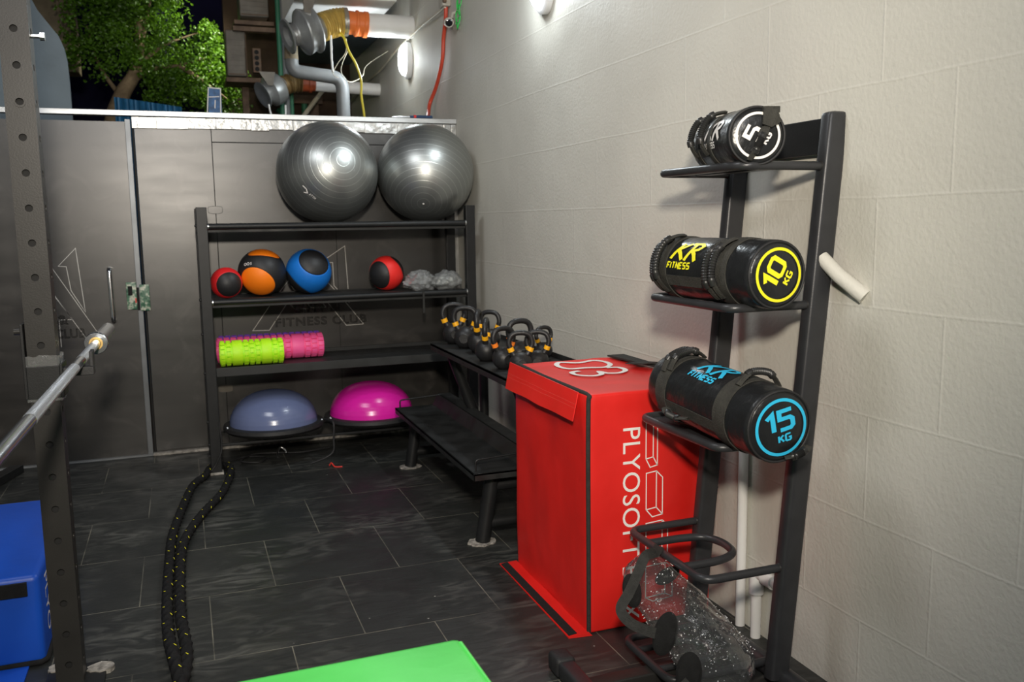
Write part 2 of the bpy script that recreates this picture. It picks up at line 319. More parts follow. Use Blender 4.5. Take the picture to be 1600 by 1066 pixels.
# ------------------------------------------------------------------ mesh helpers
def norm(v): return Vector(v).normalized()
class MB:
    def __init__(s): s.v = []; s.f = []; s.m = []
    def add(s, vs, fs, mi=0, X=None):
        o = len(s.v)
        s.v += [(X @ Vector(p)) if X else Vector(p) for p in vs]
        s.f += [tuple(i+o for i in f) for f in fs]; s.m += [mi]*len(fs)
        return s
    def box(s, a, b, mi=0, X=None):
        x0, y0, z0 = a; x1, y1, z1 = b
        vs = [(x0, y0, z0), (x1, y0, z0), (x1, y1, z0), (x0, y1, z0), (x0, y0, z1), (x1, y0, z1), (x1, y1, z1), (x0, y1, z1)]
        return s.add(vs, [(0, 3, 2, 1), (4, 5, 6, 7), (0, 1, 5, 4), (1, 2, 6, 5), (2, 3, 7, 6), (3, 0, 4, 7)], mi, X)
    def rbox(s, a, b, r=.01, mi=0, X=None, n=3):
        # rounded box: superellipsoid-free, corner spheres hull via grid projection
        c = [(a[i]+b[i])/2 for i in range(3)]; h = [(b[i]-a[i])/2 for i in range(3)]
        r = min(r, *h)
        def axis(hh): 
            inner = hh-r
            return [-inner-r+r*(1-math.cos(PI/2*i/n)) for i in range(n)]+[-inner]+([inner] if inner > 1e-6 else [])+[inner+r*math.sin(PI/2*(i+1)/n) for i in range(n)]
        vs = []; idx = {}
        ax = [axis(hh) for hh in h]
        fs = []
        def vert(p):
            q = [max(-(h[i]-r), min(h[i]-r, p[i])) for i in range(3)]
            d = Vector([p[i]-q[i] for i in range(3)])
            # p lies on the box surface; project to rounded
            if d.length > 1e-9: d = d.normalized()*r
            w = (round(q[0]+d[0]+c[0], 6), round(q[1]+d[1]+c[1], 6), round(q[2]+d[2]+c[2], 6))
            if w not in idx: idx[w] = len(vs); vs.append(w)
            return idx[w]
        for k in range(3):
            i, j = (k+1) % 3, (k+2) % 3
            for sg in (-1, 1):
                for u in range(len(ax[i])-1):
                    for v in range(len(ax[j])-1):
                        q = []
                        for (uu, vv) in ((u, v), (u+1, v), (u+1, v+1), (u, v+1)):
                            p = [0, 0, 0]; p[k] = sg*h[k]; p[i] = ax[i][uu]; p[j] = ax[j][vv]; q.append(vert(p))
                        if sg < 0: q.reverse()
                        q2 = []
                        for t in q:
                            if t not in q2: q2.append(t)
                        if len(q2) > 2: fs.append(tuple(q2))
        return s.add(vs, fs, mi, X)
    def tube(s, path, r, n=12, closed=False, cap=True, mi=0, X=None, sec=None, twist=0.):
        P = [Vector(p) for p in path]; N = len(P)
        R = r if isinstance(r, (list, tuple)) else [r]*N
        T = []
        for i in range(N):
            if closed: t = P[(i+1) % N]-P[i-1]
            else: t = P[min(i+1, N-1)]-P[max(i-1, 0)]
            T.append(t.normalized())
        a = Vector((0, 0, 1)) if abs(T[0].z) < .9 else Vector((1, 0, 0))
        U = (a-T[0]*a.dot(T[0])).normalized(); vs = []; 
        for i in range(N):
            U = (U-T[i]*U.dot(T[i])).normalized(); W = T[i].cross(U)
            for j in range(n):
                th = 2*PI*j/n
                if sec: x, y = sec[j]; x *= R[i]; y *= R[i]
                else: x, y = R[i]*math.cos(th), R[i]*math.sin(th)
                if twist:
                    ph = twist*i; x, y = x*math.cos(ph)-y*math.sin(ph), x*math.sin(ph)+y*math.cos(ph)
                vs.append(P[i]+U*x+W*y)
        fs = []
        for i in range(N if closed else N-1):
            for j in range(n):
                k = (i+1) % N
                fs.append((i*n+j, i*n+(j+1) % n, k*n+(j+1) % n, k*n+j))
        if cap and not closed:
            fs.append(tuple(range(n-1, -1, -1))); fs.append(tuple((N-1)*n+j for j in range(n)))
        return s.add(vs, fs, mi, X)
    def lathe(s, prof, n=32, mi=0, X=None, arc=2*PI, closed=True, fn=None):
        vs = []; fs = []
        ring = []
        for (r, h) in prof:
            if r < 1e-7: ring.append([len(vs)]); vs.append((0, 0, h))
            else:
                row = []
                for j in range(n):
                    th = arc*j/n; row.append(len(vs)); rr = r*(fn(th, h) if fn else 1)
                    vs.append((rr*math.cos(th), rr*math.sin(th), h))
                ring.append(row)
        for a, b in zip(ring, ring[1:]):
            for j in range(n):
                k = (j+1) % n
                if len(a) == 1 and len(b) == 1: continue
                if len(a) == 1: fs.append((a[0], b[k], b[j]))
                elif len(b) == 1: fs.append((a[j], a[k], b[0]))
                else: fs.append((a[j], a[k], b[k], b[j]))
        return s.add(vs, fs, mi, X)
    def ribbon(s, pts, w, fn, closed=False, mi=0, sub=.02):
        P = [Vector(p).to_2d() for p in pts]
        Q = []
        n = len(P)
        for i in range(n if closed else n-1):
            a, b = P[i], P[(i+1) % n]; k = max(1, int((b-a).length/sub))
            for j in range(k): Q.append(a.lerp(b, j/k))
        if not closed: Q.append(P[-1])
        n = len(Q); vs = []
        for i in range(n):
            a = Q[i-1] if (i or closed) else None; b = Q[(i+1) % n] if (i < n-1 or closed) else None
            d1 = (Q[i]-a).normalized() if a is not None else None; d2 = (b-Q[i]).normalized() if b is not None else None
            d1 = d1 or d2; d2 = d2 or d1
            nn = Vector((-(d1+d2).y, (d1+d2).x)); nn = nn.normalized() if nn.length > 1e-6 else Vector((-d1.y, d1.x))
            c = max(.5, nn.dot(Vector((-d1.y, d1.x)))); off = nn*(w/2/c)
            vs.append(fn(*(Q[i]+off))); vs.append(fn(*(Q[i]-off)))
        fs = [(2*i, 2*i+1, (2*i+3) % (2*n), (2*i+2) % (2*n)) for i in range(n if closed else n-1)]
        return s.add(vs, fs, mi)
    def prism(s, poly, fn, mi=0):
        # poly 2D, fn(u,v,side) -> 3D with side 0/1
        n = len(poly)
        vs = [fn(u, v, 0) for u, v in poly]+[fn(u, v, 1) for u, v in poly]
        fs = [tuple(range(n)), tuple(range(2*n-1, n-1, -1))]+[(i, n+i, n+(i+1) % n, (i+1) % n) for i in range(n)]
        return s.add(vs, fs, mi)
    def build(s, name, mats, parent=None, smooth=None, bevel=0., rel=True, seg=2):
        me = bpy.data.meshes.new(name)
        off = origin(parent) if (parent and rel) else Vector((0, 0, 0))
        me.from_pydata([tuple(v-off) for v in s.v], [], s.f)
        if not isinstance(mats, (list, tuple)): mats = [mats]
        for m in mats: me.materials.append(m)
        me.polygons.foreach_set('material_index', s.m)
        me.validate(); me.update()
        if smooth is None: smooth = 35
        if smooth:
            me.polygons.foreach_set('use_smooth', [True]*len(me.polygons))
            if smooth < 179: me.set_sharp_from_angle(angle=math.radians(smooth))
        o = bpy.data.objects.new(name, me); COL.objects.link(o)
        if parent: o.parent = parent
        if bevel:
            b = o.modifiers.new('bevel', 'BEVEL'); b.width = bevel; b.segments = seg; b.limit_method = 'ANGLE'; b.angle_limit = math.radians(40)
        return o
def origin(o):
    v = Vector((0, 0, 0))
    while o: v += o.location; o = o.parent
    return v
def tag(o, label=None, cat=None, group=None, kind=None):
    if label: o['label'] = label
    if cat: o['category'] = cat
    if group: o['group'] = group
    if kind: o['kind'] = kind
    return o
def thing(name, label, cat, loc=(0, 0, 0), group=None):
    o = bpy.data.objects.new(name, None); COL.objects.link(o); o.location = loc; o.empty_display_size = .05
    return tag(o, label, cat, group)
def structure(o): o['kind'] = 'structure'; return o
def copy_tree(o, parent=None):
    c = o.copy(); COL.objects.link(c)
    if parent: c.parent = parent
    for ch in list(o.children): copy_tree(ch, c)
    return c
def fillet(pts, r, n=6, closed=False):
    P = [Vector(p) for p in pts]; out = []; N = len(P)
    for i in range(N):
        if not closed and i in (0, N-1): out.append(P[i]); continue
        a, b, c = P[i-1], P[i], P[(i+1) % N]
        d1 = (a-b); d2 = (c-b); rr = min(r, d1.length*.49, d2.length*.49)
        p, q = b+d1.normalized()*rr, b+d2.normalized()*rr
        for k in range(n+1):
            t = k/n; out.append(p*(1-t)**2+b*2*t*(1-t)+q*t*t)
    return out
def smooth_path(pts, n=8, closed=False):
    P = [Vector(p) for p in pts]; N = len(P); out = []
    for i in range(N if closed else N-1):
        if closed: p0, p1, p2, p3 = P[i-1], P[i], P[(i+1) % N], P[(i+2) % N]
        else: p0, p1, p2, p3 = P[max(i-1, 0)], P[i], P[i+1], P[min(i+2, N-1)]
        for k in range(n):
            t = k/n
            out.append(.5*((2*p1)+(p2-p0)*t+(2*p0-5*p1+4*p2-p3)*t*t+(3*p1-p0-3*p2+p3)*t**3))
    if not closed: out.append(P[-1])
    return out
def frame(loc, axis, upv=(0, 0, 1)):
    z = norm(axis); u = Vector(upv); x = (u-z*u.dot(z))
    if x.length < 1e-4: x = Vector((1, 0, 0))-z*z.x
    x.normalize(); y = z.cross(x)
    return Matrix(((x.x, y.x, z.x, loc[0]), (x.y, y.y, z.y, loc[1]), (x.z, y.z, z.z, loc[2]), (0, 0, 0, 1)))
def cyl(mb, a, b, r, n=16, mi=0):
    return mb.tube([a, b], r, n, mi=mi)
def boltm(mb, p, axis, r=.008, h=.006, mi=0):
    mb.lathe([(0, 0), (r, 0), (r, h*.6), (r*.7, h), (0, h)], 10, mi, frame(p, axis))

# stroke lettering (unit height, width about .62)
GL = {
 '0': ([[(.12, 0), (.5, 0), (.62, .12), (.62, .88), (.5, 1), (.12, 1), (0, .88), (0, .12)]], True, .62),
 '1': ([[(0, .74), (.28, .98), (.28, 0)]], False, .36),
 '5': ([[(.62, 1), (.02, 1), (.02, .58), (.50, .58), (.62, .46), (.62, .12), (.50, 0), (0, 0)]], False, .62),
 'K': ([[(0, 0), (0, 1)], [(.6, 1), (.06, .48)], [(.2, .6), (.62, 0)]], False, .62),
 'G': ([[(.66, 1), (.12, 1), (0, .88), (0, .12), (.12, 0), (.54, 0), (.66, .12), (.66, .45), (.36, .45)]], False, .66),
 'F': ([[(0, 0), (0, 1), (.55, 1)], [(0, .5), (.46, .5)]], False, .55),
 'I': ([[(0, 0), (0, 1)]], False, .05),
 'T': ([[(0, 1), (.6, 1)], [(.3, 1), (.3, 0)]], False, .6),
 'N': ([[(0, 0), (0, 1), (.55, 0), (.55, 1)]], False, .55),
 'E': ([[(.55, 1), (0, 1), (0, 0), (.55, 0)], [(0, .5), (.48, .5)]], False, .55),
 'S': ([[(.58, 1), (.1, 1), (0, .9), (0, .62), (.1, .52), (.48, .5), (.58, .4), (.58, .1), (.48, 0), (0, 0)]], False, .58),
 'A': ([[(0, 0), (.3, 1), (.6, 0)], [(.1, .3), (.5, .3)]], False, .6),
}
def strokes(mb, text, h, w, fn, gap=.28, x0=0., y0=0., mi=0, sub=.02):
    x = x0
    for ch in text:
        if ch == ' ': x += .5*h; continue
        ls, closed, wd = GL[ch]
        for l in ls: mb.ribbon([(x+a*h, y0+b*h) for a, b in l], w, fn, closed, mi, sub)
        x += (wd+gap)*h
    return x
def text_width(text, h, gap=.28): return sum((.5 if c == ' ' else GL[c][2]+gap) for c in text)*h-gap*h
def font_mesh(mb, body, size, fn, outline=0., spacing=1., mi=0, mono_w=None):
    c = bpy.data.curves.new('lettering', 'FONT'); c.body = body; c.size = size; c.space_character = spacing
    if outline:
        c.fill_mode = 'NONE'; c.bevel_depth = outline; c.bevel_resolution = 0
    c.resolution_u = 4
    o = bpy.data.objects.new('lettering', c); COL.objects.link(o)
    dg = bpy.context.evaluated_depsgraph_get(); me = o.evaluated_get(dg).to_mesh()
    vs = [fn(v.co.x, v.co.y, v.co.z) for v in me.vertices]; fs = [tuple(p.vertices) for p in me.polygons]
    mb.add(vs, fs, mi)
    o.evaluated_get(dg).to_mesh_clear(); bpy.data.objects.remove(o); bpy.data.curves.remove(c)

W = 1.758; D = 5.735
# ================================================================== SETTING
structure(MB().box((-3.2, -3.2, -.06), (1.76, 5.80, 0)).build('floor', M['tiles'], smooth=0))
structure(MB().box((W, -3.2, -.06), (W+.2, 9.6, 4.2)).build('wall_right', M['blocks'], smooth=0))
structure(MB().box((-3.4, -3.2, -.06), (-3.2, 5.75, 3.0)).build('wall_left', M['blocks'], smooth=0))
structure(MB().box((-4, 5.80, -.08), (1.76, 14, -.02)).build('ground', M['facade'], smooth=0))

# --- back hoarding of film faced plywood, with seams and cut-outs
wb = MB().box((-.212, D, .01), (1.72, D+.018, 1.99))
for a, b in (((.213, D-.0012, .02), (.218, D+.001, 1.985)), ((.218, D-.0012, 1.893), (1.70, D+.001, 1.899)), ((.94, D-.0012, .02), (.943, D+.001, 1.893))):
    wb.box(a, b, 1)
wall_back = structure(wb.build('wall_back', [M['ply'], M['dark_gap']], smooth=0))
def logo_lines(ox, oz, s):
    L = []
    # outlined letters A and 1 of the club sign
    L.append(([(.395, .735), (.56, 1.00), (.62, 1.00), (.665, .93), (.705, .86), (.75, .79), (.69, .79), (.60, .90), (.49, .735)], True))
    L.append(([(.70, .92), (.775, .80), (.845, .79), (.76, .93)], True))
    L.append(([(1.013, 1.283), (.883, 1.204), (.93, 1.20), (.935, 1.045), (1.02, .90)], True))
    L.append(([(.70, 1.13), (.80, 1.02), (.83, 1.0), (.94, .735), (1.097, .737), (.80, 1.10)], False))
    return L
def at_wall(u, v, k=0.): return (u, D-.0015-k, v)
lg = MB()
def lp(a, b): return (.395+(a-390)*.2931*.00406, .735+(750-b)*.2932*.00389-(a-390)*.2931*.0002)
for pts, cl in ([(640, 400), (510, 570), (390, 750), (475, 748), (578, 590), (612, 630), (682, 627), (600, 500)], False), ([(640, 550), (700, 622), (778, 618), (700, 500)], False), \
               ([(893, 270), (787, 346), (790, 366), (824, 365), (826, 495), (905, 592)], True), ([(980, 715), (885, 722), (750, 540), (660, 420)], False), ([(980, 715), (860, 555), (785, 468)], False):
    lg.ribbon([lp(a, b) for a, b in pts], .0042, lambda u, v: at_wall(u, v), cl, 0, .05)
font_mesh(lg, 'GYM &', .088, lambda x, y, z: at_wall(.645+x*1.02, .835+y*.85, .0005), outline=.0016, spacing=1.12, mi=1)
font_mesh(lg, 'FITNESS CLUB', .088, lambda x, y, z: at_wall(.532+x*.96, .752+y*.85, .0005), outline=.0016, spacing=1.12, mi=1)
lg.build('etched_logo', [M['etch'], M['etch_thin']], wall_back, smooth=0)['label'] = 'fine etched outline of a letter sign above the words GYM & FITNESS CLUB'
for (x, z, m) in ((.213, 1.49, 'ply'), (.212, .38, 'grime_white')):
    ov = [(x+(.030 if abs(math.cos(t)) < .98 else .030)*max(-1, min(1, 1.5*math.cos(t)))*1.35, z+.022*math.sin(t)) for t in [2*PI*k/20 for k in range(20)]]
    g = MB(); g.ribbon(ov, .004, lambda u, v: at_wall(u, v, .001), True, 1, .03); g.prism(ov, lambda u, v, s: (u, D-.001-.003*s, v), 0)
    g.build('cable_cover', [M[m], M['dark_gap'] if m == 'ply' else M['grime_white']], wall_back, smooth=20)

# --- door leaf left of the aluminium edge
d1 = structure(MB().box((-1.32, D-.004, .006), (-.262, D+.03, 2.005)).build('door_1', M['ply'], smooth=0))
dl = MB()
for pts, cl in ([(-.574, 1.276), (-.672, 1.174), (-.63, 1.17), (-.615, 1.03), (-.548, .90)], True), \
               ([(-.80, 1.25), (-.735, 1.22), (-.45, .70)], False), ([(-.80, 1.05), (-.74, 1.06), (-.62, .86), (-.69, .86), (-.69, .70)], False), ([(-.735, 1.06), (-.53, .70)], False):
    dl.ribbon(pts, .0032, lambda u, v: (u, D-.0055, v), cl, 0, .05)
font_mesh(dl, '&', .088, lambda x, y, z: (-.70+x, D-.0062, .835+y*.85), outline=.0016, mi=1)
font_mesh(dl, 'CLUB', .088, lambda x, y, z: (-.72+x*.75, D-.0062, .752+y*.85), outline=.0016, mi=1)
dl.build('etched_logo', [M['etch'], M['etch_thin']], d1, smooth=0)
hp = fillet([(-.40, D-.004, 1.15), (-.40, D-.075, 1.15), (-.395, D-.075, .845), (-.395, D-.004, .845)], .03)
MB().tube(hp, .013, 14).build('door_handle', M['chrome'], d1, smooth=60)['label'] = 'tall chrome D shaped pull handle'
tr2 = MB().box((-.262, D-.012, 0), (-.232, D+.03, 2.02)); tr2.box((-.226, D-.003, .01), (-.214, D+.01, 1.99), 1)
structure(tr2.build('trim_2', [M['edge_alu'], M['dark_gap']], smooth=0, bevel=.002))
lk = thing('door_lock', 'electric lock box with two camouflage patterned plates across the door edge', 'lock', (-.252, D-.02, .9))
MB().rbox((-.318, D-.030, .905), (-.262, D-.004, 1.068), .003).build('latch_plate', M['sticker'], lk)
MB().rbox((-.244, D-.032, .895), (-.190, D-.002, 1.052), .003).build('strike_plate', M['sticker'], lk)
MB().box((-.262, D-.028, .90), (-.248, D-.012, 1.035)).build('latch_slot', M['dark_gap'], lk, smooth=0)
MB().box((-.272, D-.034, .945), (-.264, D-.029, .972)).build('red_switch', M['tool_red'], lk, smooth=0)
MB().rbox((-.308, D-.034, .99), (-.284, D-.029, 1.045), .004).build('keyhole_cover', M['dark_gap'], lk)

# --- trims
structure(MB().box((-1.5, D-.03, 2.038), (1.757, D+.035, 2.068)).build('trim_1', M['alu'], smooth=0, bevel=.002))
t3 = MB(); x = -.225
k = 0
while x < 1.71:
    x2 = min(1.72, x+random.uniform(.10, .22)); dz = random.uniform(-.006, .006)
    t3.box((x, D-.014-.003*(k % 2), 1.972+dz), (x2, D-.002, 2.036)); x = x2-.004; k += 1
structure(t3.build('trim_3', M['foil'], smooth=0, bevel=.003))
structure(MB().box((1.722, D-.02, 0), (1.757, D+.02, 2.036)).build('trim_4', M['foil'], smooth=0, bevel=.003))
t5 = MB().box((-1.5, D-.035, 0), (-.232, D-.004, .010)); t5.box((-.232, D-.04, 0), (1.72, D-.001, .016), 1)
structure(t5.build('trim_5', [M['pvc_grey'], M['dust']], smooth=0, bevel=.002))

# --- pale pipes down the right wall behind the tower
pw = MB(); pw.tube([(1.738, 2.44, 0), (1.738, 2.44, .70)], .0165, 16)
tag(pw.build('wall_pipe', M['pvc'], smooth=60), 'straight white drain pipe running down the wall behind the bag tower', 'pipe')
pw = MB(); pw.tube(fillet([(1.733, 2.345, 0), (1.733, 2.345, .225), (1.733, 2.20, .225)], .03), .017, 16)
pw2 = MB(); pw2.tube([(1.733, 2.345, .155), (1.733, 2.345, .215)], .024, 16); pw2.tube([(1.733, 2.30, .225), (1.733, 2.255, .225)], .024, 16)
o = thing('elbow_pipe', 'shorter white pipe with an elbow socket low on the wall behind the tower', 'pipe', (1.733, 2.345, 0))
pw.build('pipe', M['pvc'], o, smooth=60); pw2.build('socket', M['pvc'], o, smooth=50)
st = thing('pipe_stub', 'white painted pipe stub slanting out of the wall beside the tower', 'pipe', (1.74, 1.95, 1.2))
MB().tube([(1.70, 2.04, 1.285), (1.72, 1.99, 1.235), (1.757, 1.925, 1.178)], [.020, .021, .023], 14).build('pipe', M['blocks'], st, smooth=60)
MB().tube([(1.698, 2.043, 1.288), (1.692, 2.052, 1.296)], [.015, .012], 12).build('broken_end', M['rust'], st)

# ================================================================== STORAGE RACK at the back
sr = thing('storage_rack', 'long black steel shelf rack with four tiers against the back wall', 'rack', (.115, 5.11, 0))
FX = (.088, 1.620); PW = .057
for ix, x in enumerate(FX):
    for y in (5.11, 5.53):
        p = MB().box((x, y, .014), (x+PW, y+.05, 1.495)); p.build('post', M['black_steel'], sr, smooth=0, bevel=.003)
        MB().box((x-.008, y-.008, 0), (x+PW+.008, y+.055, .014)).build('foot', M['dust'] if (ix == 0 and y < 5.2) else M['rubber'], sr, smooth=0, bevel=.003)
    for z in (1.37, .955, .57, .14):
        MB().box((x+.01, 5.16, z-.015), (x+PW-.01, 5.53, z+.02)).build('end_brace', M['black_steel'], sr, smooth=0)
    for z in (1.395, .99, .80, .58, .30, .17):
        bm_ = MB(); boltm(bm_, (x, 5.135, z), (-1, 0, 0), .008, .010, 0); bm_.build('bolt', M['black_steel'], sr)
s_ = MB().box((FX[0]+PW, 5.15, .150), (FX[1], 5.17, .1635)); s_.build('front_rail', M['black_steel'], sr, smooth=0, bevel=.002)
s_ = MB().box((FX[0]+PW, 5.50, .150), (FX[1], 5.52, .1635)); s_.build('rear_rail', M['black_steel'], sr, smooth=0, bevel=.002)
for z, tube in ((1.400, True), (.985, True), (.603, False)):
    s_ = MB().box((FX[0]+PW, 5.135, z-.018), (FX[1], 5.56, z-.002)); s_.box((FX[0]+PW, 5.125, z-.042), (FX[1], 5.137, z-.004)); s_.box((FX[0]+PW, 5.55, z-.018), (FX[1], 5.565, z+(.002 if tube else .02)))
    if not tube: s_.box((FX[0]+PW, 5.110, z-.045), (FX[1], 5.126, z+.004))
    s_.build('shelf', M['tray_steel'], sr, smooth=0, bevel=.0015)
    if tube:
        t_ = MB(); cyl(t_, (FX[0]+PW-.002, 5.118, z-.010), (FX[1]+.002, 5.118, z-.010), .017, 16)
        t_.build('front_rail', M['black_steel'], sr, smooth=60)
        for xx in (FX[0]+PW, FX[1]-.006): t_ = MB(); t_.tube([(xx, 5.118, z-.010), (xx+.006, 5.118, z-.010)], .0180, 14); t_.build('rail_collar', M['zinc'], sr)

# gym balls
def sphere(mb, r, n=64, m=40, sq=1.):
    mb.lathe([(r*math.sin(PI*i/m), -r*sq*math.cos(PI*i/m)) for i in range(m+1)], n)
    return mb
def facing(o, ax):   # local +Z -> ax
    o.rotation_mode = 'QUATERNION'; o.rotation_quaternion = Vector(ax).to_track_quat('Z', 'Y')
def ball_at(name, label, loc, r, ax, group):
    t = thing(name, label, 'exercise ball', loc, group)
    facing(t, ax)
    sphere(MB(), r).build('ball', M['gym_ball'], t, smooth=179, rel=False)
    return t
bl = ball_at('gym_ball', 'left silver grey gym ball on top of the rack, with a white logo', (.845, 5.375, 1.698), .298, (.10, -.62, .12), 'silver gym balls')
br_ = ball_at('gym_ball', 'right silver grey gym ball on top of the rack, touching the wall', (1.448, 5.375, 1.698), .298, (-.22, -.62, -.55), 'silver gym balls')
MB().lathe([(0, .297), (.006, .300), (0, .303)], 12).build('valve_plug', M['white_print'], br_, rel=False)
# logo on left ball, laid on the sphere
q = bl.rotation_quaternion.inverted()
def on_ball(u, v):
    ctr = norm((-.50, -.80, -.47)); ex = norm((.62, -.02, -.52)); ex = (ex-ctr*ex.dot(ctr)).normalized(); ey = ctr.cross(ex)*-1
    if ey.z < 0: ey = -ey
    p = (ctr*.2988+ex*u+ey*v).normalized()*.2990
    return q @ p
lm_ = MB()
lm_.ribbon([(-.06, .012), (-.03, .012), (-.012, -.002), (-.03, -.016)], .006, on_ball, False, 0, .01)
strokes(lm_, 'ATTN', .013, .0022, on_ball, x0=0., y0=-.005, sub=.005)
lm_.build('logo_print', M['white_print'], bl, rel=False, smooth=0)

# medicine balls on the second tier
ZS = .985
def med(label, loc, r, m, num=None):
    t = thing('medicine_ball', label, 'medicine ball', loc, 'two-tone medicine balls')
    sphere(MB(), r, 56, 36).build('ball', m, t, smooth=179, rel=False)
    if num:
        def f(u, v):
            c = norm((-.55, -.72, .42)); ex = (norm((.85, -.5, .12))); ex = (ex-c*ex.dot(c)).normalized(); ey = Vector((0, 0, 1)); ey = (ey-c*ey.z-ex*ey.dot(ex)).normalized()
            return (c*r+ex*u+ey*v).normalized()*(r*1.004)
        nb = MB()
        for x0 in (-.028, -.008): nb.ribbon([(x0+.008*math.cos(a), .0+.009*math.sin(a)) for a in [2*PI*k/10 for k in range(10)]], .0035, f, True, 0, .004)
        strokes(nb, 'K', .008, .002, f, x0=.008, y0=.001, sub=.004); strokes(nb, 'G', .008, .002, f, x0=.008, y0=-.010, sub=.004)
        nb.build('number_print', M['white_print'], t, rel=False, smooth=0)
    return t
BK = (.016, .016, .017)
mr = med_mat('red_black_rubber', (.66, .015, .018), [((.22, -.95, -.12), (0, 0, 1), 0, .60)], BK)
mr2 = med_mat('red_black_rubber_b', (.80, .025, .02), [((-.75, -.64, -.10), (0, 0, 1), .12, .68), ((.75, -.25, .60), (-.7, 0, .7), .40, .90)], BK)
mo = med_mat('orange_black_rubber', BK, [((-.32, -.82, -.46), (.6, 0, -.6), .14, .76), ((.05, -.35, .95), (1, 0, 0), .40, .93)], (.98, .22, .006))
mb_ = med_mat('blue_black_rubber', (.008, .17, .62), [((.22, -.80, .54), (.7, 0, -.5), .05, .76), ((-.75, -.10, -.65), (-.6, 0, .8), .30, .84)], BK)
med('small red and black medicine ball beside the left post of the rack', (.232, 5.26, ZS+.087), .088, mr)
med('big orange and black medicine ball with a white number', (.436, 5.33, ZS+.136), .136, mo, num=True)
med('big blue and black medicine ball to the right of the orange one', (.707, 5.35, ZS+.133), .133, mb_)
med('red and black medicine ball in the middle of the shelf beside the clear bags', (1.178, 5.36, ZS+.106), .106, mr2)

# crumpled clear bags
def crumple(mb, loc, sx, sy, sz, seed, amp=.35):
    m, n = 30, 44; vs = []; fs = []
    for i in range(m+1):
        for j in range(n):
            a = PI*i/m; b = 2*PI*j/n
            p = Vector((math.sin(a)*math.cos(b), math.sin(a)*math.sin(b), -math.cos(a)))
            k = 1+amp*(noise.noise(p*2.2+Vector((seed, 0, 0)))+.55*abs(noise.noise(p*6+Vector((0, seed, 0)))))
            q = Vector((p.x*sx*k, p.y*sy*k, p.z*sz*k)); q.z = max(q.z, -sz*.86)
            vs.append(q+Vector(loc))
    for i in range(m):
        for j in range(n): fs.append((i*n+j, i*n+(j+1) % n, (i+1)*n+(j+1) % n, (i+1)*n+j))
    return mb.add(vs, fs)
pb = thing('plastic_bag', 'crumpled clear plastic bag beside the red medicine ball', 'bag', (1.35, 5.27, ZS))
crumple(MB(), (1.362, 5.25, ZS+.052), .082, .08, .060, 3, .50).build('film', M['film'], pb, smooth=25)
mbx = MB(); crumple(mbx, (1.355, 5.26, ZS+.045), .075, .06, .042, 12, .6); mbx.build('crumpled_core', M['film'], pb, smooth=20)
pb = thing('plastic_bag', 'clear plastic bag holding a folded grey item beside the right post', 'bag', (1.55, 5.27, ZS))
crumple(MB(), (1.535, 5.25, ZS+.052), .085, .08, .060, 9, .25).build('film', M['film'], pb, smooth=40)
mbx = MB(); crumple(mbx, (1.535, 5.26, ZS+.046), .068, .06, .046, 20, .3); mbx.build('folded_item', mat('grey_fold', (.28, .29, .27), .35, .3, .4, 30, .5, 30), pb, smooth=30)
hs = MB(); hs.box((1.335, 5.095, .86), (1.347, 5.099, .985)); hs.box((1.335, 5.095, .985), (1.347, 5.20, .988))
tag(hs.build('hanging_strap', M['black_web'], smooth=0), 'thin black strap end hanging over the second shelf edge', 'strap')

# foam rollers
def roller(label, x0, x1, y, r, m, wide, nb):
    t = thing('foam_roller', label, 'foam roller', ((x0+x1)/2, y, .603), 'foam rollers on the third shelf')
    z = .603+r
    cor = MB(); L = x1-x0
    X = frame((x0, y, z), (1, 0, 0))
    cor.lathe([(r*.62, 0), (r*.84, 0), (r*.84, L), (r*.62, L), (r*.62, 0)], 48, 0, X)
    cor.build('core', m, t, smooth=40)
    pd = MB(); edges = []; a = .0
    unit = L/sum(wide)
    for k, wd in enumerate(wide):
        b = a+unit*wd; g = .0045
        np_ = 16 if wd < 1.6 else 1
        for j in range(np_ if np_ > 1 else 3):
            if np_ > 1:
                t0 = 2*PI*(j+.5*(k % 2))/np_; t1 = t0+2*PI/np_*.78; st_ = 3
            else: t0 = 2*PI*j/3; t1 = t0+2*PI/3; st_ = 14
            vs = []; 
            for i in range(st_+1):
                th = t0+(t1-t0)*i/st_
                for (rr, hh) in ((r*.82, a+g), (r*.985, a+g), (r, a+g+.003), (r, b-g-.003), (r*.985, b-g), (r*.82, b-g)): vs.append((rr*math.cos(th), rr*math.sin(th), hh))
            fs = [tuple(range(5, -1, -1)), tuple(st_*6+i for i in range(6))]
            for i in range(st_):
                for c in range(5): fs.append((i*6+c, i*6+c+1, i*6+6+c+1, i*6+6+c))
            pd.add(vs, fs, 0, X)
        a = b
    pd.build('grip_pads', m, t, smooth=35)
roller('short lime green foam roller in front of the pink one', .170, .520, 5.195, .073, M['lime'], [1, 1, 2, 1, 1, 1, 2, 1, 1], 0)
roller('long pink foam roller between the lime and the purple ones', .160, .770, 5.345, .073, M['pink'], [1]*6+[1]*5+[2]+[1]*3, 0)
roller('long purple foam roller behind the pink one', .175, .772, 5.490, .070, M['purple'], [1]*16, 0)

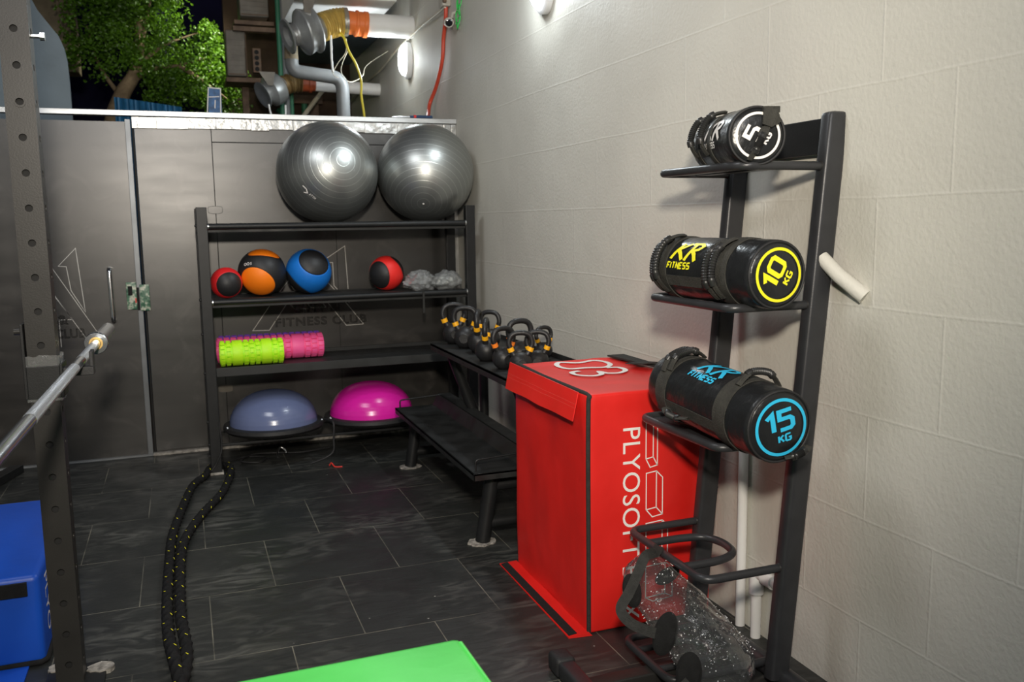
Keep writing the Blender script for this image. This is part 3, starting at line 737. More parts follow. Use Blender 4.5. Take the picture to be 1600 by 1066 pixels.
# balance domes
def dome(label, x, y, m):
    t = thing('balance_dome', label, 'balance trainer', (x, y, .165), 'balance domes on the bottom tier')
    R, H, z0 = .255, .195, .225
    pr = []
    for i in range(33):
        a = PI/2*i/32; rr = R*math.cos(a)**.86 if i < 32 else 0; hh = z0+H*math.sin(a)
        pr.append((rr*(1+.0035*math.sin(i*2.3)), hh))
    MB().lathe(pr, 72, 0, Matrix.Translation((x, y, 0))).build('dome', m, t, smooth=170)
    MB().lathe([(0, .167), (.20, .167), (.275, .190), (.292, .207), (.288, .226), (.262, .233), (.245, .226), (0, .226)], 72, 0, Matrix.Translation((x, y, 0))).build('base_ring', M['rubber'], t, smooth=50)
    for sg in (-1, 1):
        MB().rbox((x+sg*.275-.014, y-.05, .203), (x+sg*.275+.017, y+.02, .222), .008).build('grip_handle', M['rubber'], t)
        MB().lathe([(0, 0), (.009, 0), (.009, .02), (.005, .026), (.005, .034), (0, .034)], 12, 0, frame((x+sg*.270, y-.07, .216), (0, -.7, .5))).build('cord_hook', M['zinc'], t)
    return t
dome('slate blue half ball balance trainer on the bottom tier', .462, 5.34, M['bosu_blue'])
dome('magenta half ball balance trainer on the bottom tier', 1.055, 5.36, M['bosu_pink'])
rc = MB(); rc.tube(smooth_path([(.735, 5.27, .235), (.765, 5.13, .25), (.775, 5.08, .235), (.770, 5.072, .15), (.765, 5.07, .08), (.72, 5.07, .045), (.64, 5.09, .015)], 8), .006, 8)
tag(rc.build('resistance_cord', M['rubber'], smooth=60), 'thin black resistance cord hanging between the two balance domes', 'cord')
# floor clutter under the rack
cb = MB(); cb.tube(smooth_path([(.15, 5.30, .008), (.28, 5.42, .008), (.40, 5.36, .010), (.36, 5.26, .008), (.26, 5.30, .016), (.33, 5.42, .018), (.46, 5.45, .008), (.62, 5.40, .008), (.80, 5.45, .008)], 10), .0055, 8)
tag(cb.build('tangled_cable', M['rubber'], smooth=60), 'tangled black cable on the floor under the rack', 'cable')
hk = MB(); hk.tube(smooth_path([(.475, 5.36, .006), (.48, 5.40, .03), (.50, 5.42, .045), (.525, 5.41, .03), (.53, 5.40, .012)], 6), .007, 10)
tag(hk.build('cable_hook', M['zinc'], smooth=60), 'small curved silver hook on the floor under the blue dome', 'hook')
rd = MB(); rd.tube(smooth_path([(.735, 5.04, .004), (.745, 5.03, .02), (.76, 5.00, .004), (.80, 4.985, .004)], 5), .004, 6)
tag(rd.build('red_wire_scrap', M['tool_red'], smooth=60), 'tiny scrap of red wire on the floor in front of the rack', 'scrap')
wl = MB(); wl.tube(smooth_path([(.142, 5.10, .30), (.150, 5.095, .16), (.120, 5.09, .08), (.086, 5.085, .03)], 6), .004, 6)
tag(wl.build('thin_cable', M['rubber'], smooth=60), 'thin black cable hanging down the left post of the rack', 'cable')

# ================================================================== KETTLEBELL RACK along the right wall
kr = thing('kettlebell_rack', 'two-tier black steel rack with angled legs along the right wall', 'rack', (1.19, 3.53, 0))
u_ = MB().box((1.232, 3.262, .738), (1.640, 4.57, .750)); u_.box((1.232, 3.262, .715), (1.238, 4.57, .750)); u_.box((1.634, 3.262, .75), (1.640, 4.57, .775))
u_.build('upper_shelf', M['tray_steel'], kr, smooth=0, bevel=.0015)
b_ = MB().box((1.092, 3.41, .340), (1.315, 4.86, .350)); b_.box((1.092, 3.41, .318), (1.098, 4.86, .350)); b_.box((1.092, 3.41, .318), (1.315, 3.416, .350))
b_.add([(1.312, 3.41, .345), (1.312, 4.86, .345), (1.345, 4.86, .412), (1.345, 3.41, .412), (1.320, 3.41, .345), (1.320, 4.86, .345), (1.353, 4.86, .412), (1.353, 3.41, .412)], [(0, 1, 2, 3), (7, 6, 5, 4), (0, 3, 7, 4), (1, 5, 6, 2), (3, 2, 6, 7), (0, 4, 5, 1)])
b_.box((1.345, 3.41, .400), (1.42, 4.86, .412))
b_.build('lower_tray', M['tray_steel'], kr, smooth=0, bevel=.0015)
for y in (3.455, 4.83):
    MB().tube(fillet([(1.115, y, .35), (1.115, y, .397), (1.36, y, .41)], .015), .0045, 8).build('end_wire', M['black_steel'], kr, smooth=60)
for y in (3.53, 4.83):
    MB().tube([(1.165, y, .008), (1.222, y, .340)], .033, 20).build('leg', M['black_steel'], kr, smooth=60)
    MB().tube([(1.20, y, .09), (1.62, y, .09)], .026, 16).build('foot_tube', M['black_steel'], kr, smooth=60)
    MB().tube([(1.22, y, .255), (1.56, y, .255)], .026, 16).build('cross_tube', M['black_steel'], kr, smooth=60)
    MB().tube([(1.62, y, .008), (1.62, y, .74)], .026, 16).build('rear_leg', M['black_steel'], kr, smooth=60)
    fp = MB(); n_ = 22; ctr = (1.163, y)
    ring = [(ctr[0]+(.062+.014*noise.noise(Vector((k*.9, y, 0))))*math.cos(2*PI*k/n_), ctr[1]+(.050+.014*noise.noise(Vector((k*1.3, 3, y))))*math.sin(2*PI*k/n_)) for k in range(n_)]
    fp.prism(ring, lambda u, v, s: (u, v, .0005+.007*s)); fp.build('foot_pad', M['dust'], kr, smooth=20)
for y in (3.45, 4.42):
    MB().tube([(1.295, y, .735), (1.55, y, .03)], .028, 18).build('strut', M['black_steel'], kr, smooth=60)
    MB().box((1.25, y-.02, .715), (1.62, y+.02, .738)).build('shelf_bearer', M['black_steel'], kr, smooth=0)

def make_kettlebell():
    t = thing('kettlebell', 'kettlebell', 'kettlebell', (0, 0, 0), 'kettlebells on the upper shelf')
    R = .060; zc = .056; pr = [(0, 0), (.034, 0), (.038, .003)]
    for i in range(4, 27):
        a = PI*i/28; pr.append((R*math.sin(a), zc-R*math.cos(a)))
    pr.append((0, zc+R))
    MB().lathe(pr, 40).build('bell', M['cast_iron'], t, smooth=60, rel=False)
    fl = MB(); fl.lathe([(0, .0), (.026, 0), (.024, .003), (0, .003)], 28, 0, frame((0, -R*.965, zc), (0, -1, 0)))
    fl.build('face_disc', M['cast_iron'], t, rel=False)
    pts = smooth_path([(-.030, 0, .095), (-.046, 0, .122), (-.060, 0, .160), (-.050, 0, .197), (-.022, 0, .213), (.022, 0, .213), (.050, 0, .197), (.060, 0, .160), (.046, 0, .122), (.030, 0, .095)], 6)
    n = len(pts); rr = [.0138+.006*(abs(2*i/(n-1)-1))**6 for i in range(n)]
    MB().tube(pts, rr, 14).build('handle', M['cast_iron'], t, smooth=70, rel=False)
    for sg in (-1, 1):
        MB().tube([(sg*.0465, 0, .119), (sg*.0545, 0, .139)], .0168, 16).build('band', M['band'], t, smooth=50, rel=False)
    return t
kb0 = make_kettlebell()
KB = [  # x, y, rot, scale, label
 (1.345, 4.5, -0.15, 0.98, 'black kettlebell at the far end of the row, by the rack post'),
 (1.349, 4.31, -0.45, 0.97, 'black kettlebell with yellow bands, second from the far end of the row'),
 (1.365, 4.14, 1.1, 0.95, 'black kettlebell seen with its handle edge on, third from the far end'),
 (1.464, 4.25, -0.75, 0.87, 'black kettlebell standing by the wall behind the edge-on one in the middle'),
 (1.31, 3.86, 1.13, 0.9, 'frontmost black kettlebell at the middle of the row, handle edge on'),
 (1.308, 3.62, 0.15, 0.84, 'small black kettlebell with orange bands behind the red box'),
 (1.417, 3.7, 0.05, 0.93, 'black kettlebell by the wall with a wide handle and orange bands'),
 (1.326, 3.455, -0.25, 0.83, 'black kettlebell with yellow bands between the small orange banded and nearest ones'),
 (1.423, 3.5, -0.45, 0.8, 'black kettlebell nearest the red box, its handle rising above the box edge'),
 (1.575, 3.8, 0.2, 0.7, 'black kettlebell close to the wall behind the nearest one, barely seen'),
]
for i, (x, y, rz, s, lab) in enumerate(KB):
    o = kb0 if i == 0 else copy_tree(kb0)
    o.location = (x, y, .7505); o.rotation_euler = (0, 0, rz); o.scale = (s, s, s); o['label'] = lab
    if i in (5, 6):
        for ch in o.children:
            if ch.name.startswith('band'): ch.data = ch.data.copy(); ch.data.materials[0] = M['orange_band']

# ================================================================== RED PLYO BOX
BX0, BX1, BY0, BY1, BH = 1.219, 1.700, 2.571, 3.245, .828
rb = thing('plyo_box', 'tall red vinyl plyometric box lettered PLYOSOFT, with 03 on top', 'plyo box', (BX0, BY0, 0))
bd = MB(); N1, N2, N3 = 14, 18, 22
def soft(p):
    x, y, z = p; u = (x-BX0)/(BX1-BX0); v = (y-BY0)/(BY1-BY0); h = z/BH
    bx = math.sin(PI*v)*math.sin(PI*h); by = math.sin(PI*u)*math.sin(PI*h)
    n = noise.noise(Vector((x*5, y*5, z*3)))*.006+noise.noise(Vector((x*14+3, y*14, z*5)))*.0025
    if x < BX0+1e-4 and 0 < h < 1: x -= .004*bx+n*1.0+.004*abs(noise.noise(Vector((0, y*9+z*3, z*2))))
    if x > BX1-1e-4: x += .004*bx
    if y < BY0+1e-4 and 0 < h < 1: y -= .002*by
    if h > .999: z += -.010*math.sin(PI*u)*math.sin(PI*v)+n*.8+.006*(1 if v > .95 else 0)
    return (x, y, z)
def grid(a, b, c, n, m):
    vs = []; fs = []
    for i in range(n+1):
        for j in range(m+1): vs.append(soft(tuple(a[k]+(b[k]-a[k])*i/n+(c[k]-a[k])*j/m for k in range(3))))
    for i in range(n):
        for j in range(m): fs.append((i*(m+1)+j, (i+1)*(m+1)+j, (i+1)*(m+1)+j+1, i*(m+1)+j+1))
    bd.add(vs, fs)
e = .0005
grid((BX0, BY0, e), (BX1, BY0, e), (BX0, BY0, BH), N1, N3); grid((BX1, BY0, e), (BX1, BY1, e), (BX1, BY0, BH), N2, N3)
grid((BX1, BY1, e), (BX0, BY1, e), (BX1, BY1, BH), N1, N3); grid((BX0, BY1, e), (BX0, BY0, e), (BX0, BY1, BH), N2, N3)
grid((BX0, BY0, BH), (BX1, BY0, BH), (BX0, BY1, BH), N1, N2); grid((BX0, BY1, e), (BX1, BY1, e), (BX0, BY0, e), N1, N2)
bo = bd.build('cover', M['red'], rb, smooth=0)
import bmesh
bmx = bmesh.new(); bmx.from_mesh(bo.data); bmesh.ops.remove_doubles(bmx, verts=bmx.verts, dist=.0015); bmesh.ops.recalc_face_normals(bmx, faces=bmx.faces)
bmesh.ops.bevel(bmx, geom=[e_ for e_ in bmx.edges if len(e_.link_faces) == 2 and e_.calc_face_angle() > 1.0], offset=.010, segments=3, affect='EDGES', profile=.5)
bmx.to_mesh(bo.data); bmx.free()
bo.data.polygons.foreach_set('use_smooth', [True]*len(bo.data.polygons))
pp = MB(); pp.tube(smooth_path([(BX0+.004, BY0+.002, .002), (BX0+.003, BY0, .3), (BX0+.002, BY0, .6), (BX0+.004, BY0+.001, BH-.03), (BX0+.010, BY0+.012, BH-.004), (BX0+.008, BY0+.12, BH), (BX0+.006, BY0+.4, BH+.001), (BX0+.006, BY1-.01, BH+.008)], 8), .0078, 10)
pp.build('edge_piping', M['black_web'], rb, smooth=70)['label'] = 'black piping and zip edge'
zp = MB(); zp.tube([(BX0-.002, BY0+.006, .02), (BX0-.003, BY0+.006, .78)], .0035, 6)
def flap_pt(u, v): # u along Y 0..1 ; v 0..1 down
    y = BY0+.055+(BY1+.03-BY0-.055)*u
    return (BX0-.006-.030*v-.0015*math.sin(u*17)*v, y-.02*v, BH+.002-.092*v+.001*math.sin(u*11)*v+.007*u*(1-v))
fl = MB(); nu, nv = 30, 5; vs = [flap_pt(i/nu, j/nv) for i in range(nu+1) for j in range(nv+1)]
vs += [(p[0]-.003, p[1], p[2]) for p in vs]; K = (nu+1)*(nv+1); fs = []
for i in range(nu):
    for j in range(nv):
        a = i*(nv+1)+j; q4 = (a, a+nv+1, a+nv+2, a+1); fs.append(q4); fs.append(tuple(K+t for t in reversed(q4)))
for i in range(nu): a = i*(nv+1)+nv; fs.append((a, a+nv+1, K+a+nv+1, K+a)); a = i*(nv+1); fs.append((a, K+a, K+a+nv+1, a+nv+1))
for j in range(nv): fs.append((j, j+1, K+j+1, K+j)); a = nu*(nv+1)+j; fs.append((a, K+a, K+a+1, a+1))
fo = fl.add(vs, fs).build('top_flap', M['red'], rb, smooth=50)
stt = MB()
for v in (.42, .55):
    for i in range(60):
        a, b = flap_pt(i/60, v), flap_pt((i+.6)/60, v)
        stt.add([(a[0]-.0034, a[1], a[2]-.0006), (b[0]-.0034, b[1], b[2]-.0006), (b[0]-.0034, b[1], b[2]+.0006), (a[0]-.0034, a[1], a[2]+.0006)], [(0, 1, 2, 3)])
stt.build('stitching', mat('pink_thread', (.8, .15, .12), .6), fo, smooth=0)
ff = MB().add([(BX0+.01, BY0-.015, .001), (BX0+.01, BY1+.01, .001), (1.148, BY1+.02, .001), (1.145, BY0-.005, .001), (BX0+.0, BY0-.015, .012), (BX0+.0, BY1+.01, .012), (1.148, BY1+.02, .005), (1.145, BY0-.005, .005)], [(0, 3, 2, 1), (4, 5, 6, 7), (0, 4, 7, 3), (2, 6, 5, 1), (3, 7, 6, 2), (0, 1, 5, 4)])
ffo = ff.build('floor_flap', M['red'], rb, smooth=0)
MB().add([(1.150, BY0+.005, .0056), (1.150, BY1+.010, .0056), (1.180, BY1+.010, .0090), (1.180, BY0+.005, .0090), (1.150, BY0+.005, .0072), (1.150, BY1+.010, .0072), (1.180, BY1+.010, .0106), (1.180, BY0+.005, .0106)], [(0, 3, 2, 1), (4, 5, 6, 7), (0, 4, 7, 3), (2, 6, 5, 1), (3, 7, 6, 2), (0, 1, 5, 4)]).build('velcro_strip', M['felt'], ffo, smooth=0)
# lettering
lt = MB()
font_mesh(lt, 'PLYOSOFT', .094, lambda x, y, z: (1.349+y, BY0-.0036, .712-x), spacing=1.04)
lt2 = MB(); font_mesh(lt2, 'BOX', .094, lambda x, y, z: (1.349+y, BY0-.0036, .226-x), spacing=1.04); lt2.build('lettering', M['white_print'], rb, smooth=0)
lt.build('lettering', M['white_print'], rb, smooth=0)['label'] = 'white PLYOSOFT lettering reading downwards'
def cp(a, b): return (1.434+(a/4.1-48)*.00247, .674-(b/4.1-40)*.00231)
ic = MB(); fF = lambda u, v: (u, BY0-.0036, v)
def cub(l, r, t, b, dx, dy, tdx=None):
    ic.ribbon([cp(l, t), cp(r, t-8), cp(r, b-8), cp(l, b)], .0038, fF, True, 0, .05)
    ic.ribbon([cp(l, b), cp(l+dx, b+dy), cp(r+dx, b+dy-10), cp(r, b-8)], .0038, fF, False, 0, .05)
    ic.ribbon([cp(r, t-8), cp(r+dx, t+dy-14), cp(r+dx, b+dy-10)], .0038, fF, False, 0, .05)
cub(200, 246, 60, 310, 27, 55); cub(203, 268, 400, 628, 40, 50); cub(203, 308, 715, 900, 36, 42); cub(203, 330, 990, 1190, 48, 30)
ic.build('box_icons', M['white_print'], rb, smooth=0)
nm = MB(); ft = lambda u, v: (u, v, BH-.010*math.sin(PI*(u-BX0)/(BX1-BX0))*math.sin(PI*(v-BY0)/(BY1-BY0))+.0048)
z0 = smooth_path([(1.365, 3.15, 0), (1.385, 3.085, 0), (1.46, 3.085, 0), (1.53, 3.065, 0), (1.572, 3.105, 0), (1.575, 3.165, 0), (1.545, 3.205, 0), (1.47, 3.185, 0), (1.40, 3.215, 0)], 6, True)
nm.ribbon([(p.x, p.y) for p in z0], .021, ft, True, 0, .02)
z3 = smooth_path([(1.405, 3.035, 0), (1.362, 3.01, 0), (1.362, 2.955, 0), (1.41, 2.925, 0), (1.455, 2.945, 0), (1.47, 2.995, 0), (1.485, 2.955, 0), (1.53, 2.940, 0), (1.572, 2.975, 0), (1.572, 3.035, 0), (1.53, 3.052, 0)], 6)
nm.ribbon([(p.x, p.y) for p in z3], .021, ft, False, 0, .02)
nm.build('number', M['white_print'], rb, smooth=0)['label'] = 'large white 03 on the top face'
tb = MB(); tb.add([(1.625, 3.235, .838), (1.700, 3.235, .838), (1.705, 2.90, .836), (1.672, 2.90, .836), (1.625, 3.235, .844), (1.700, 3.235, .844), (1.705, 2.90, .842), (1.672, 2.90, .842)], [(0, 3, 2, 1), (4, 5, 6, 7), (0, 4, 7, 3), (2, 6, 5, 1), (3, 7, 6, 2), (0, 1, 5, 4)])
tb.add([(1.60, 3.03, .838), (1.69, 3.05, .838), (1.69, 2.93, .850), (1.63, 2.95, .846), (1.60, 3.03, .842), (1.69, 3.05, .842), (1.69, 2.93, .855), (1.63, 2.95, .851)], [(0, 3, 2, 1), (4, 5, 6, 7), (0, 4, 7, 3), (2, 6, 5, 1), (3, 7, 6, 2), (0, 1, 5, 4)])
tb.build('top_strap', M['black_web'], rb, smooth=0)

# ================================================================== BAG TOWER
tw = thing('bag_tower', 'dark grey steel tower rack leaning to the right wall, holding weight bags', 'rack', (1.6, 2.27, 0))
def XU(z): return 1.560+.088*(z-.02)        # lean of the uprights, centre line
UY = (2.052, 2.500)
sec = []
for k in range(24):
    th = 2*PI*k/24; c, s_ = math.cos(th), math.sin(th)
    sec.append((abs(c)**.45*(1 if c > 0 else -1)*.034, abs(s_)**.45*(1 if s_ > 0 else -1)*.0235))
for y in UY:
    top = 1.690 if y < 2.2 else 1.70
    path = [(XU(z)+.034, y, z) for z in (.035, .5, 1., 1.5, top-.012)]
    m_ = MB(); n = 24; vs = []
    for p in path+[(XU(top)+.034, y, top-.004), (XU(top)+.034, y, top)]:
        k = 1 if p[2] < top-.005 else (.93 if p[2] < top-.001 else .6)
        for (a, b) in sec: vs.append((p[0]+a*k, p[1]+b*k, p[2]))
    R_ = len(vs)//n; fs = [(i*n+j, i*n+(j+1) % n, (i+1)*n+(j+1) % n, (i+1)*n+j) for i in range(R_-1) for j in range(n)]
    fs += [tuple(range(n-1, -1, -1)), tuple((R_-1)*n+j for j in range(n))]
    m_.add(vs, fs).build('upright', M['tower_steel'], tw, smooth=40)
MB().box((XU(1.64)+.022, UY[0]+.02, 1.575), (XU(1.64)+.030, UY[1]-.02, 1.675)).build('back_plate', M['black_steel'], tw, smooth=0, bevel=.002)
LV = [(1.540, 1.440), (1.150, 1.410), (.757, 1.380), (.375, 1.338)]
for i, (z, xf) in enumerate(LV):
    xu = XU(z)+.01
    fr = [(xu, UY[0], z), (xf, UY[0], z), (xf, UY[1], z), (xu, UY[1], z)]
    MB().tube(fillet(fr, .045, 8), .0125, 16).build('shelf_loop', M['tower_steel'], tw, smooth=70)
    for y in UY: wd = MB(); wd.lathe([(0, 0), (.0145, 0), (.0130, .004), (0, .004)], 14, 0, frame((XU(z)+.001, y, z), (-1, 0, 0))); wd.build('weld_collar', M['rack_steel'], tw)
    if i < 3:
        for (xa, xb) in ((xf+.035, xf+.085), (xf+.125, xf+.175)):
            MB().box((xa, UY[0]+.008, z-.006), (xb, UY[1]-.008, z-.002)).build('support_slat', M['tower_steel'], tw, smooth=0)
lp = [(1.338, 2.375, .375), (1.46, 2.375, .375), (1.535, 2.36, .375), (1.562, 2.29, .375), (1.545, 2.20, .375), (1.47, 2.165, .375), (1.338, 2.165, .375)]
MB().tube(fillet(lp, .04, 5), .0125, 16).build('inner_loop', M['tower_steel'], tw, smooth=70)
MB().tube(fillet([(1.60, 2.10, .06), (1.262, 2.10, .06), (1.262, 2.39, .06), (1.60, 2.39, .06)], .045, 8), .0125, 16).build('base_loop', M['tower_steel'], tw, smooth=70)
MB().tube(fillet([(1.262, 2.31, .06), (1.45, 2.31, .06), (1.49, 2.25, .06), (1.45, 2.18, .06), (1.262, 2.18, .06)], .03, 5), .0115, 14).build('inner_loop', M['tower_steel'], tw, smooth=70)
MB().tube([(1.618, 1.70, .032), (1.618, 2.53, .032)], .030, 18).build('rear_foot', M['tower_steel'], tw, smooth=60)
MB().lathe([(0, -.012), (.020, -.010), (.030, 0), (.032, .03), (0, .03)], 18, 0, frame((1.618, 2.53, .032), (0, -1, 0))).build('foot_cap', M['rubber'], tw)
MB().rbox((1.005, 1.62, .004), (1.060, 2.34, .058), .012).build('front_foot', M['tower_steel'], tw)
MB().rbox((1.000, 2.33, .001), (1.066, 2.41, .066), .016).build('foot_cap', M['rubber'], tw)
MB().rbox((1.05, 2.18, .010), (1.60, 2.235, .050), .006).build('base_beam', M['rack_steel'], tw)

def cyl_map(r, y0, th0, flip=1):
    # u runs toward the near end (-Y), v runs upward on the camera side
    def f(u, v): th = th0-v/r; return Vector((r*math.cos(th), y0-u, r*math.sin(th)))
    return f
def power_bag(label, loc, rot, L, r, m_print, weight, end_rot, kr_th, kr_y, handles, straps, end_flap=False, seed=0):
    t = thing('weight_bag', label, 'weight bag', loc, None)
    t.rotation_euler = rot
    Xf = Matrix.Rotation(-PI/2, 4, 'X')      # lathe Z -> local +Y (far)
    def wr(th, h):
        return 1+.012*noise.noise(Vector((math.cos(th)*2, math.sin(th)*2, h*9+seed)))+.010*noise.noise(Vector((math.cos(th)*5+seed, math.sin(th)*5, h*22)))
    prof = [(r*.90, -L/2+.0), (r*.97, -L/2+.004), (r, -L/2+.015)]+[(r*(1+.012*math.sin(PI*k/24)), -L/2+.02+(L-.04)*k/24) for k in range(25)]+[(r*.97, L/2-.008), (r*.80, L/2), (0, L/2+.004)]
    MB().lathe(prof, 56, 0, Xf, fn=wr).build('bag_body', M['vinyl_black'], t, smooth=60, rel=False)
    MB().lathe([(0, -L/2-.006), (r*.5, -L/2-.005), (r*.86, -L/2-.001), (r*.93, -L/2+.004)], 56, 0, Xf).build('end_panel', M['vinyl_black'], t, smooth=80, rel=False)
    pe = MB(); pe.tube([(r*.955*math.cos(a), -L/2+.002, r*.955*math.sin(a)) for a in [2*PI*k/48 for k in range(48)]], .0035, 8, closed=True); pe.build('seam_piping', M['rubber'], t, smooth=60, rel=False)
    mk = MB()
    def fe(u, v): 
        rr = math.hypot(u, v); return Vector((u, -L/2-.0075+.004*(rr/r)**2, v))
    mk.ribbon([(r*.74*math.cos(a), r*.74*math.sin(a)) for a in [2*PI*k/72 for k in range(72)]], r*.085, fe, True, 0, .05)
    c, s = math.cos(end_rot), math.sin(end_rot)
    def fr(u, v): return fe(u*1.3*c-v*s, u*1.3*s+v*c)
    hN = r*(.50 if len(weight) > 1 else .50); wN = text_width(weight, hN, .22)
    strokes(mk, weight, hN, hN*.22, fr, .22, -wN/2-r*.02, -r*.07, 0, .01)
    hK = r*.18; wK = text_width('KG', hK); strokes(mk, 'KG', hK, hK*.26, fr, .28, -wK/2+r*.05, -r*.40, 0, .01)
    mk.build('end_print', m_print, t, rel=False, smooth=0)
    # brand print on the side
    kp = MB(); f = cyl_map(r*1.022+.0012, kr_y, kr_th); h = r*.58
    def sk(u, v): return f(u*1.3+.25*v, v)
    kp.ribbon([(0, 0), (.01, h*.55), (.02, h)], .0115, sk, False, 0, .008); kp.ribbon([(.048, h*1.02), (.012, h*.50)], .0100, sk, False, 0, .008); kp.ribbon([(.014, h*.55), (.030, h*.32), (.046, -.002)], .0115, sk, False, 0, .008)
    x1 = .058
    kp.ribbon([(x1, -.004), (x1+.008, h*.5), (x1+.012, h)], .0115, sk, False, 0, .008)
    kp.ribbon([(x1-.006, h*1.0), (x1+.030, h*1.02), (x1+.042, h*.85), (x1+.034, h*.62), (x1+.010, h*.50)], .0100, sk, False, 0, .008)
    kp.ribbon([(x1+.014, h*.52), (x1+.028, h*.3), (x1+.042, -.004)], .0115, sk, False, 0, .008)
    hF = r*.185; wF = text_width('FITNESS', hF, .30); strokes(kp, 'FITNESS', hF, hF*.26, sk, .30, -.004, -h*.52, 0, .008)
    kp.build('brand_print', m_print, t, rel=False, smooth=0)
    # webbing rings
    for (yy, wdt) in straps:
        g = MB(); pr = [(r*1.012, yy-wdt/2), (r*1.045, yy-wdt/2), (r*1.05, yy), (r*1.045, yy+wdt/2), (r*1.012, yy+wdt/2)]
        g.lathe(pr, 56, 0, Xf, fn=lambda th, h: 1+.012*noise.noise(Vector((math.cos(th)*3, math.sin(th)*3, h*30+seed)))); g.build('webbing_strap', M['olive_web'], t, smooth=40, rel=False)
    for th in (math.radians(200), math.radians(20)):
        g = MB(); nn = 16; vs = []
        for i in range(nn+1):
            yy = straps[0][0]+(straps[-1][0]-straps[0][0])*i/nn
            for dth in (-.17, .17): vs.append((r*1.035*math.cos(th+dth), yy, r*1.035*math.sin(th+dth)))
            for dth in (.17, -.17): vs.append((r*.99*math.cos(th+dth), yy, r*.99*math.sin(th+dth)))
        fs = [(i*4+j, i*4+(j+1) % 4, i*4+4+(j+1) % 4, i*4+4+j) for i in range(nn) for j in range(4)]
        g.add(vs, fs).build('webbing_strap', M['olive_web'], t, smooth=40, rel=False)
    for hd in handles:
        kind = hd[0]; pts = []; nn = 60
        if kind == 'ring':
            _, yy, a0, a1, off = hd
            for i in range(nn+1):
                tt = i/nn; th = math.radians(a0+(a1-a0)*tt); rr = r*1.04+.004+off*min(1, 3.2*tt, 3.2*(1-tt))
                pts.append((rr*math.cos(th), yy, rr*math.sin(th)))
        elif kind == 'side':
            _, ya, yb, th, off = hd; th = math.radians(th)
            for i in range(nn+1):
                tt = i/nn; rr = r*1.04+.004+off*min(1, 3.2*tt, 3.2*(1-tt)); pts.append((rr*math.cos(th), ya+(yb-ya)*tt, rr*math.sin(th)))
        else:      # across the end panel
            _, ax, az, bx, bz, off = hd
            for i in range(nn+1):
                tt = i/nn; pts.append((ax+(bx-ax)*tt, -L/2-.008-off*min(1, 3*tt, 3*(1-tt)), az+(bz-az)*tt))
        i0, i1 = int(nn*.22), int(nn*.78)
        rad = []
        for i in range(i0, i1+1): rad.append(.0100+.0011*(1 if (i % 2) else -1) if i0+4 < i < i1-4 else .0112)
        ho = MB().tube(pts[i0:i1+1], rad, 12).build('handle', M['grip'], t, smooth=50, rel=False)
        wb_ = MB()
        fs_ = [(.5, .12)]*1
        wb_.tube(pts, .0055, 8, cap=True); 
        for seg in (pts[:i0+3], pts[i1-2:]):
            wb_.tube(seg, .0125, 8, sec=[(1.*math.cos(2*PI*k/8)*(.35), 1.2*math.sin(2*PI*k/8)) for k in range(8)])
        wb_.build('handle_webbing', M['olive_web'], ho, smooth=40, rel=False)
    if end_flap:
        g = MB(); 
        pts2 = [(.012, .072), (.050, .066), (.060, .035), (.030, .020), (.006, .028)]
        g.prism(pts2, lambda u, v, s: (u, -L/2-.010-.006*s-.010*(1 if v < .03 else 0), v)); g.box((.012, -L/2-.010, .060), (.058, -L/2+.10, .0765)); g.build('webbing_flap', M['olive_web'], t, smooth=30, rel=False)
    return t
power_bag('black weight bag with a white ring and 5 KG on top of the tower', (1.525, 2.215, 1.538+.080), (0, 0, math.radians(-16)), .36, .080, M['white_print'], '5', math.radians(62), math.radians(178), .03,
          [('ring', .105, 112, 205, .016), ('ring', .005, 108, 205, .016), ('end', -.022, -.064, .018, .022, .016)], [(.105, .03), (-.01, .03)], True, 1)
power_bag('black weight bag with a yellow ring and 10 KG on the tower', (1.490, 2.215, 1.152+.094), (0, 0, math.radians(1)), .50, .094, M['yellow'], '10', math.radians(62), math.radians(160), .140,
          [('ring', .200, 118, 222, .016), ('ring', .178, 100, 222, .020), ('ring', -.085, 118, 226, .016), ('ring', -.112, 112, 222, .014)], [(.185, .052), (-.120, .060)], False, 4)
power_bag('black weight bag with a cyan ring and 15 KG beside the red box', (1.462, 2.165, .762+.100), (math.radians(2.5), 0, math.radians(-1.5)), .56, .101, M['cyan'], '15', math.radians(12), math.radians(118), .062,
          [('ring', .165, 70, 140, .018), ('ring', .195, 75, 145, .016), ('ring', -.165, 48, 122, .018), ('side', .15, .02, 205, .018), ('end', .015, -.085, .085, -.060, .014)], [(.185, .058), (-.145, .060)], False, 8)

# water bag slumped in the base loops
wbg = thing('water_bag', 'clear vinyl water training bag with black straps slumped in the tower base', 'water bag', (1.40, 2.15, .02))
ax0, ax1 = Vector((1.262, 2.315, .345)), Vector((1.418, 2.03, .080))
Xw = frame(ax0, ax1-ax0); LW = (ax1-ax0).length+.10
pr = [(0, -.012), (.045, -.006), (.070, .02), (.080, .06), (.084, .12), (.092, .18), (.098, .25), (.102, .31), (.102, .37), (.094, .42), (.06, .455), (0, .465)]
pp_ = []
for (a, b), (c, d) in zip(pr, pr[1:]):
    for k in range(3): pp_.append((a+(c-a)*k/3, b+(d-b)*k/3))
pp_.append(pr[-1])
wfn = lambda th, h: 1+.07*noise.noise(Vector((math.cos(th)*1.6, math.sin(th)*1.6, h*8)))+.05*noise.noise(Vector((math.cos(th)*4, math.sin(th)*4, h*18)))
MB().lathe(pp_, 64, 0, Xw, fn=wfn).build('clear_skin', M['water_skin'], wbg, smooth=80)
dr = MB(); random.seed(3)
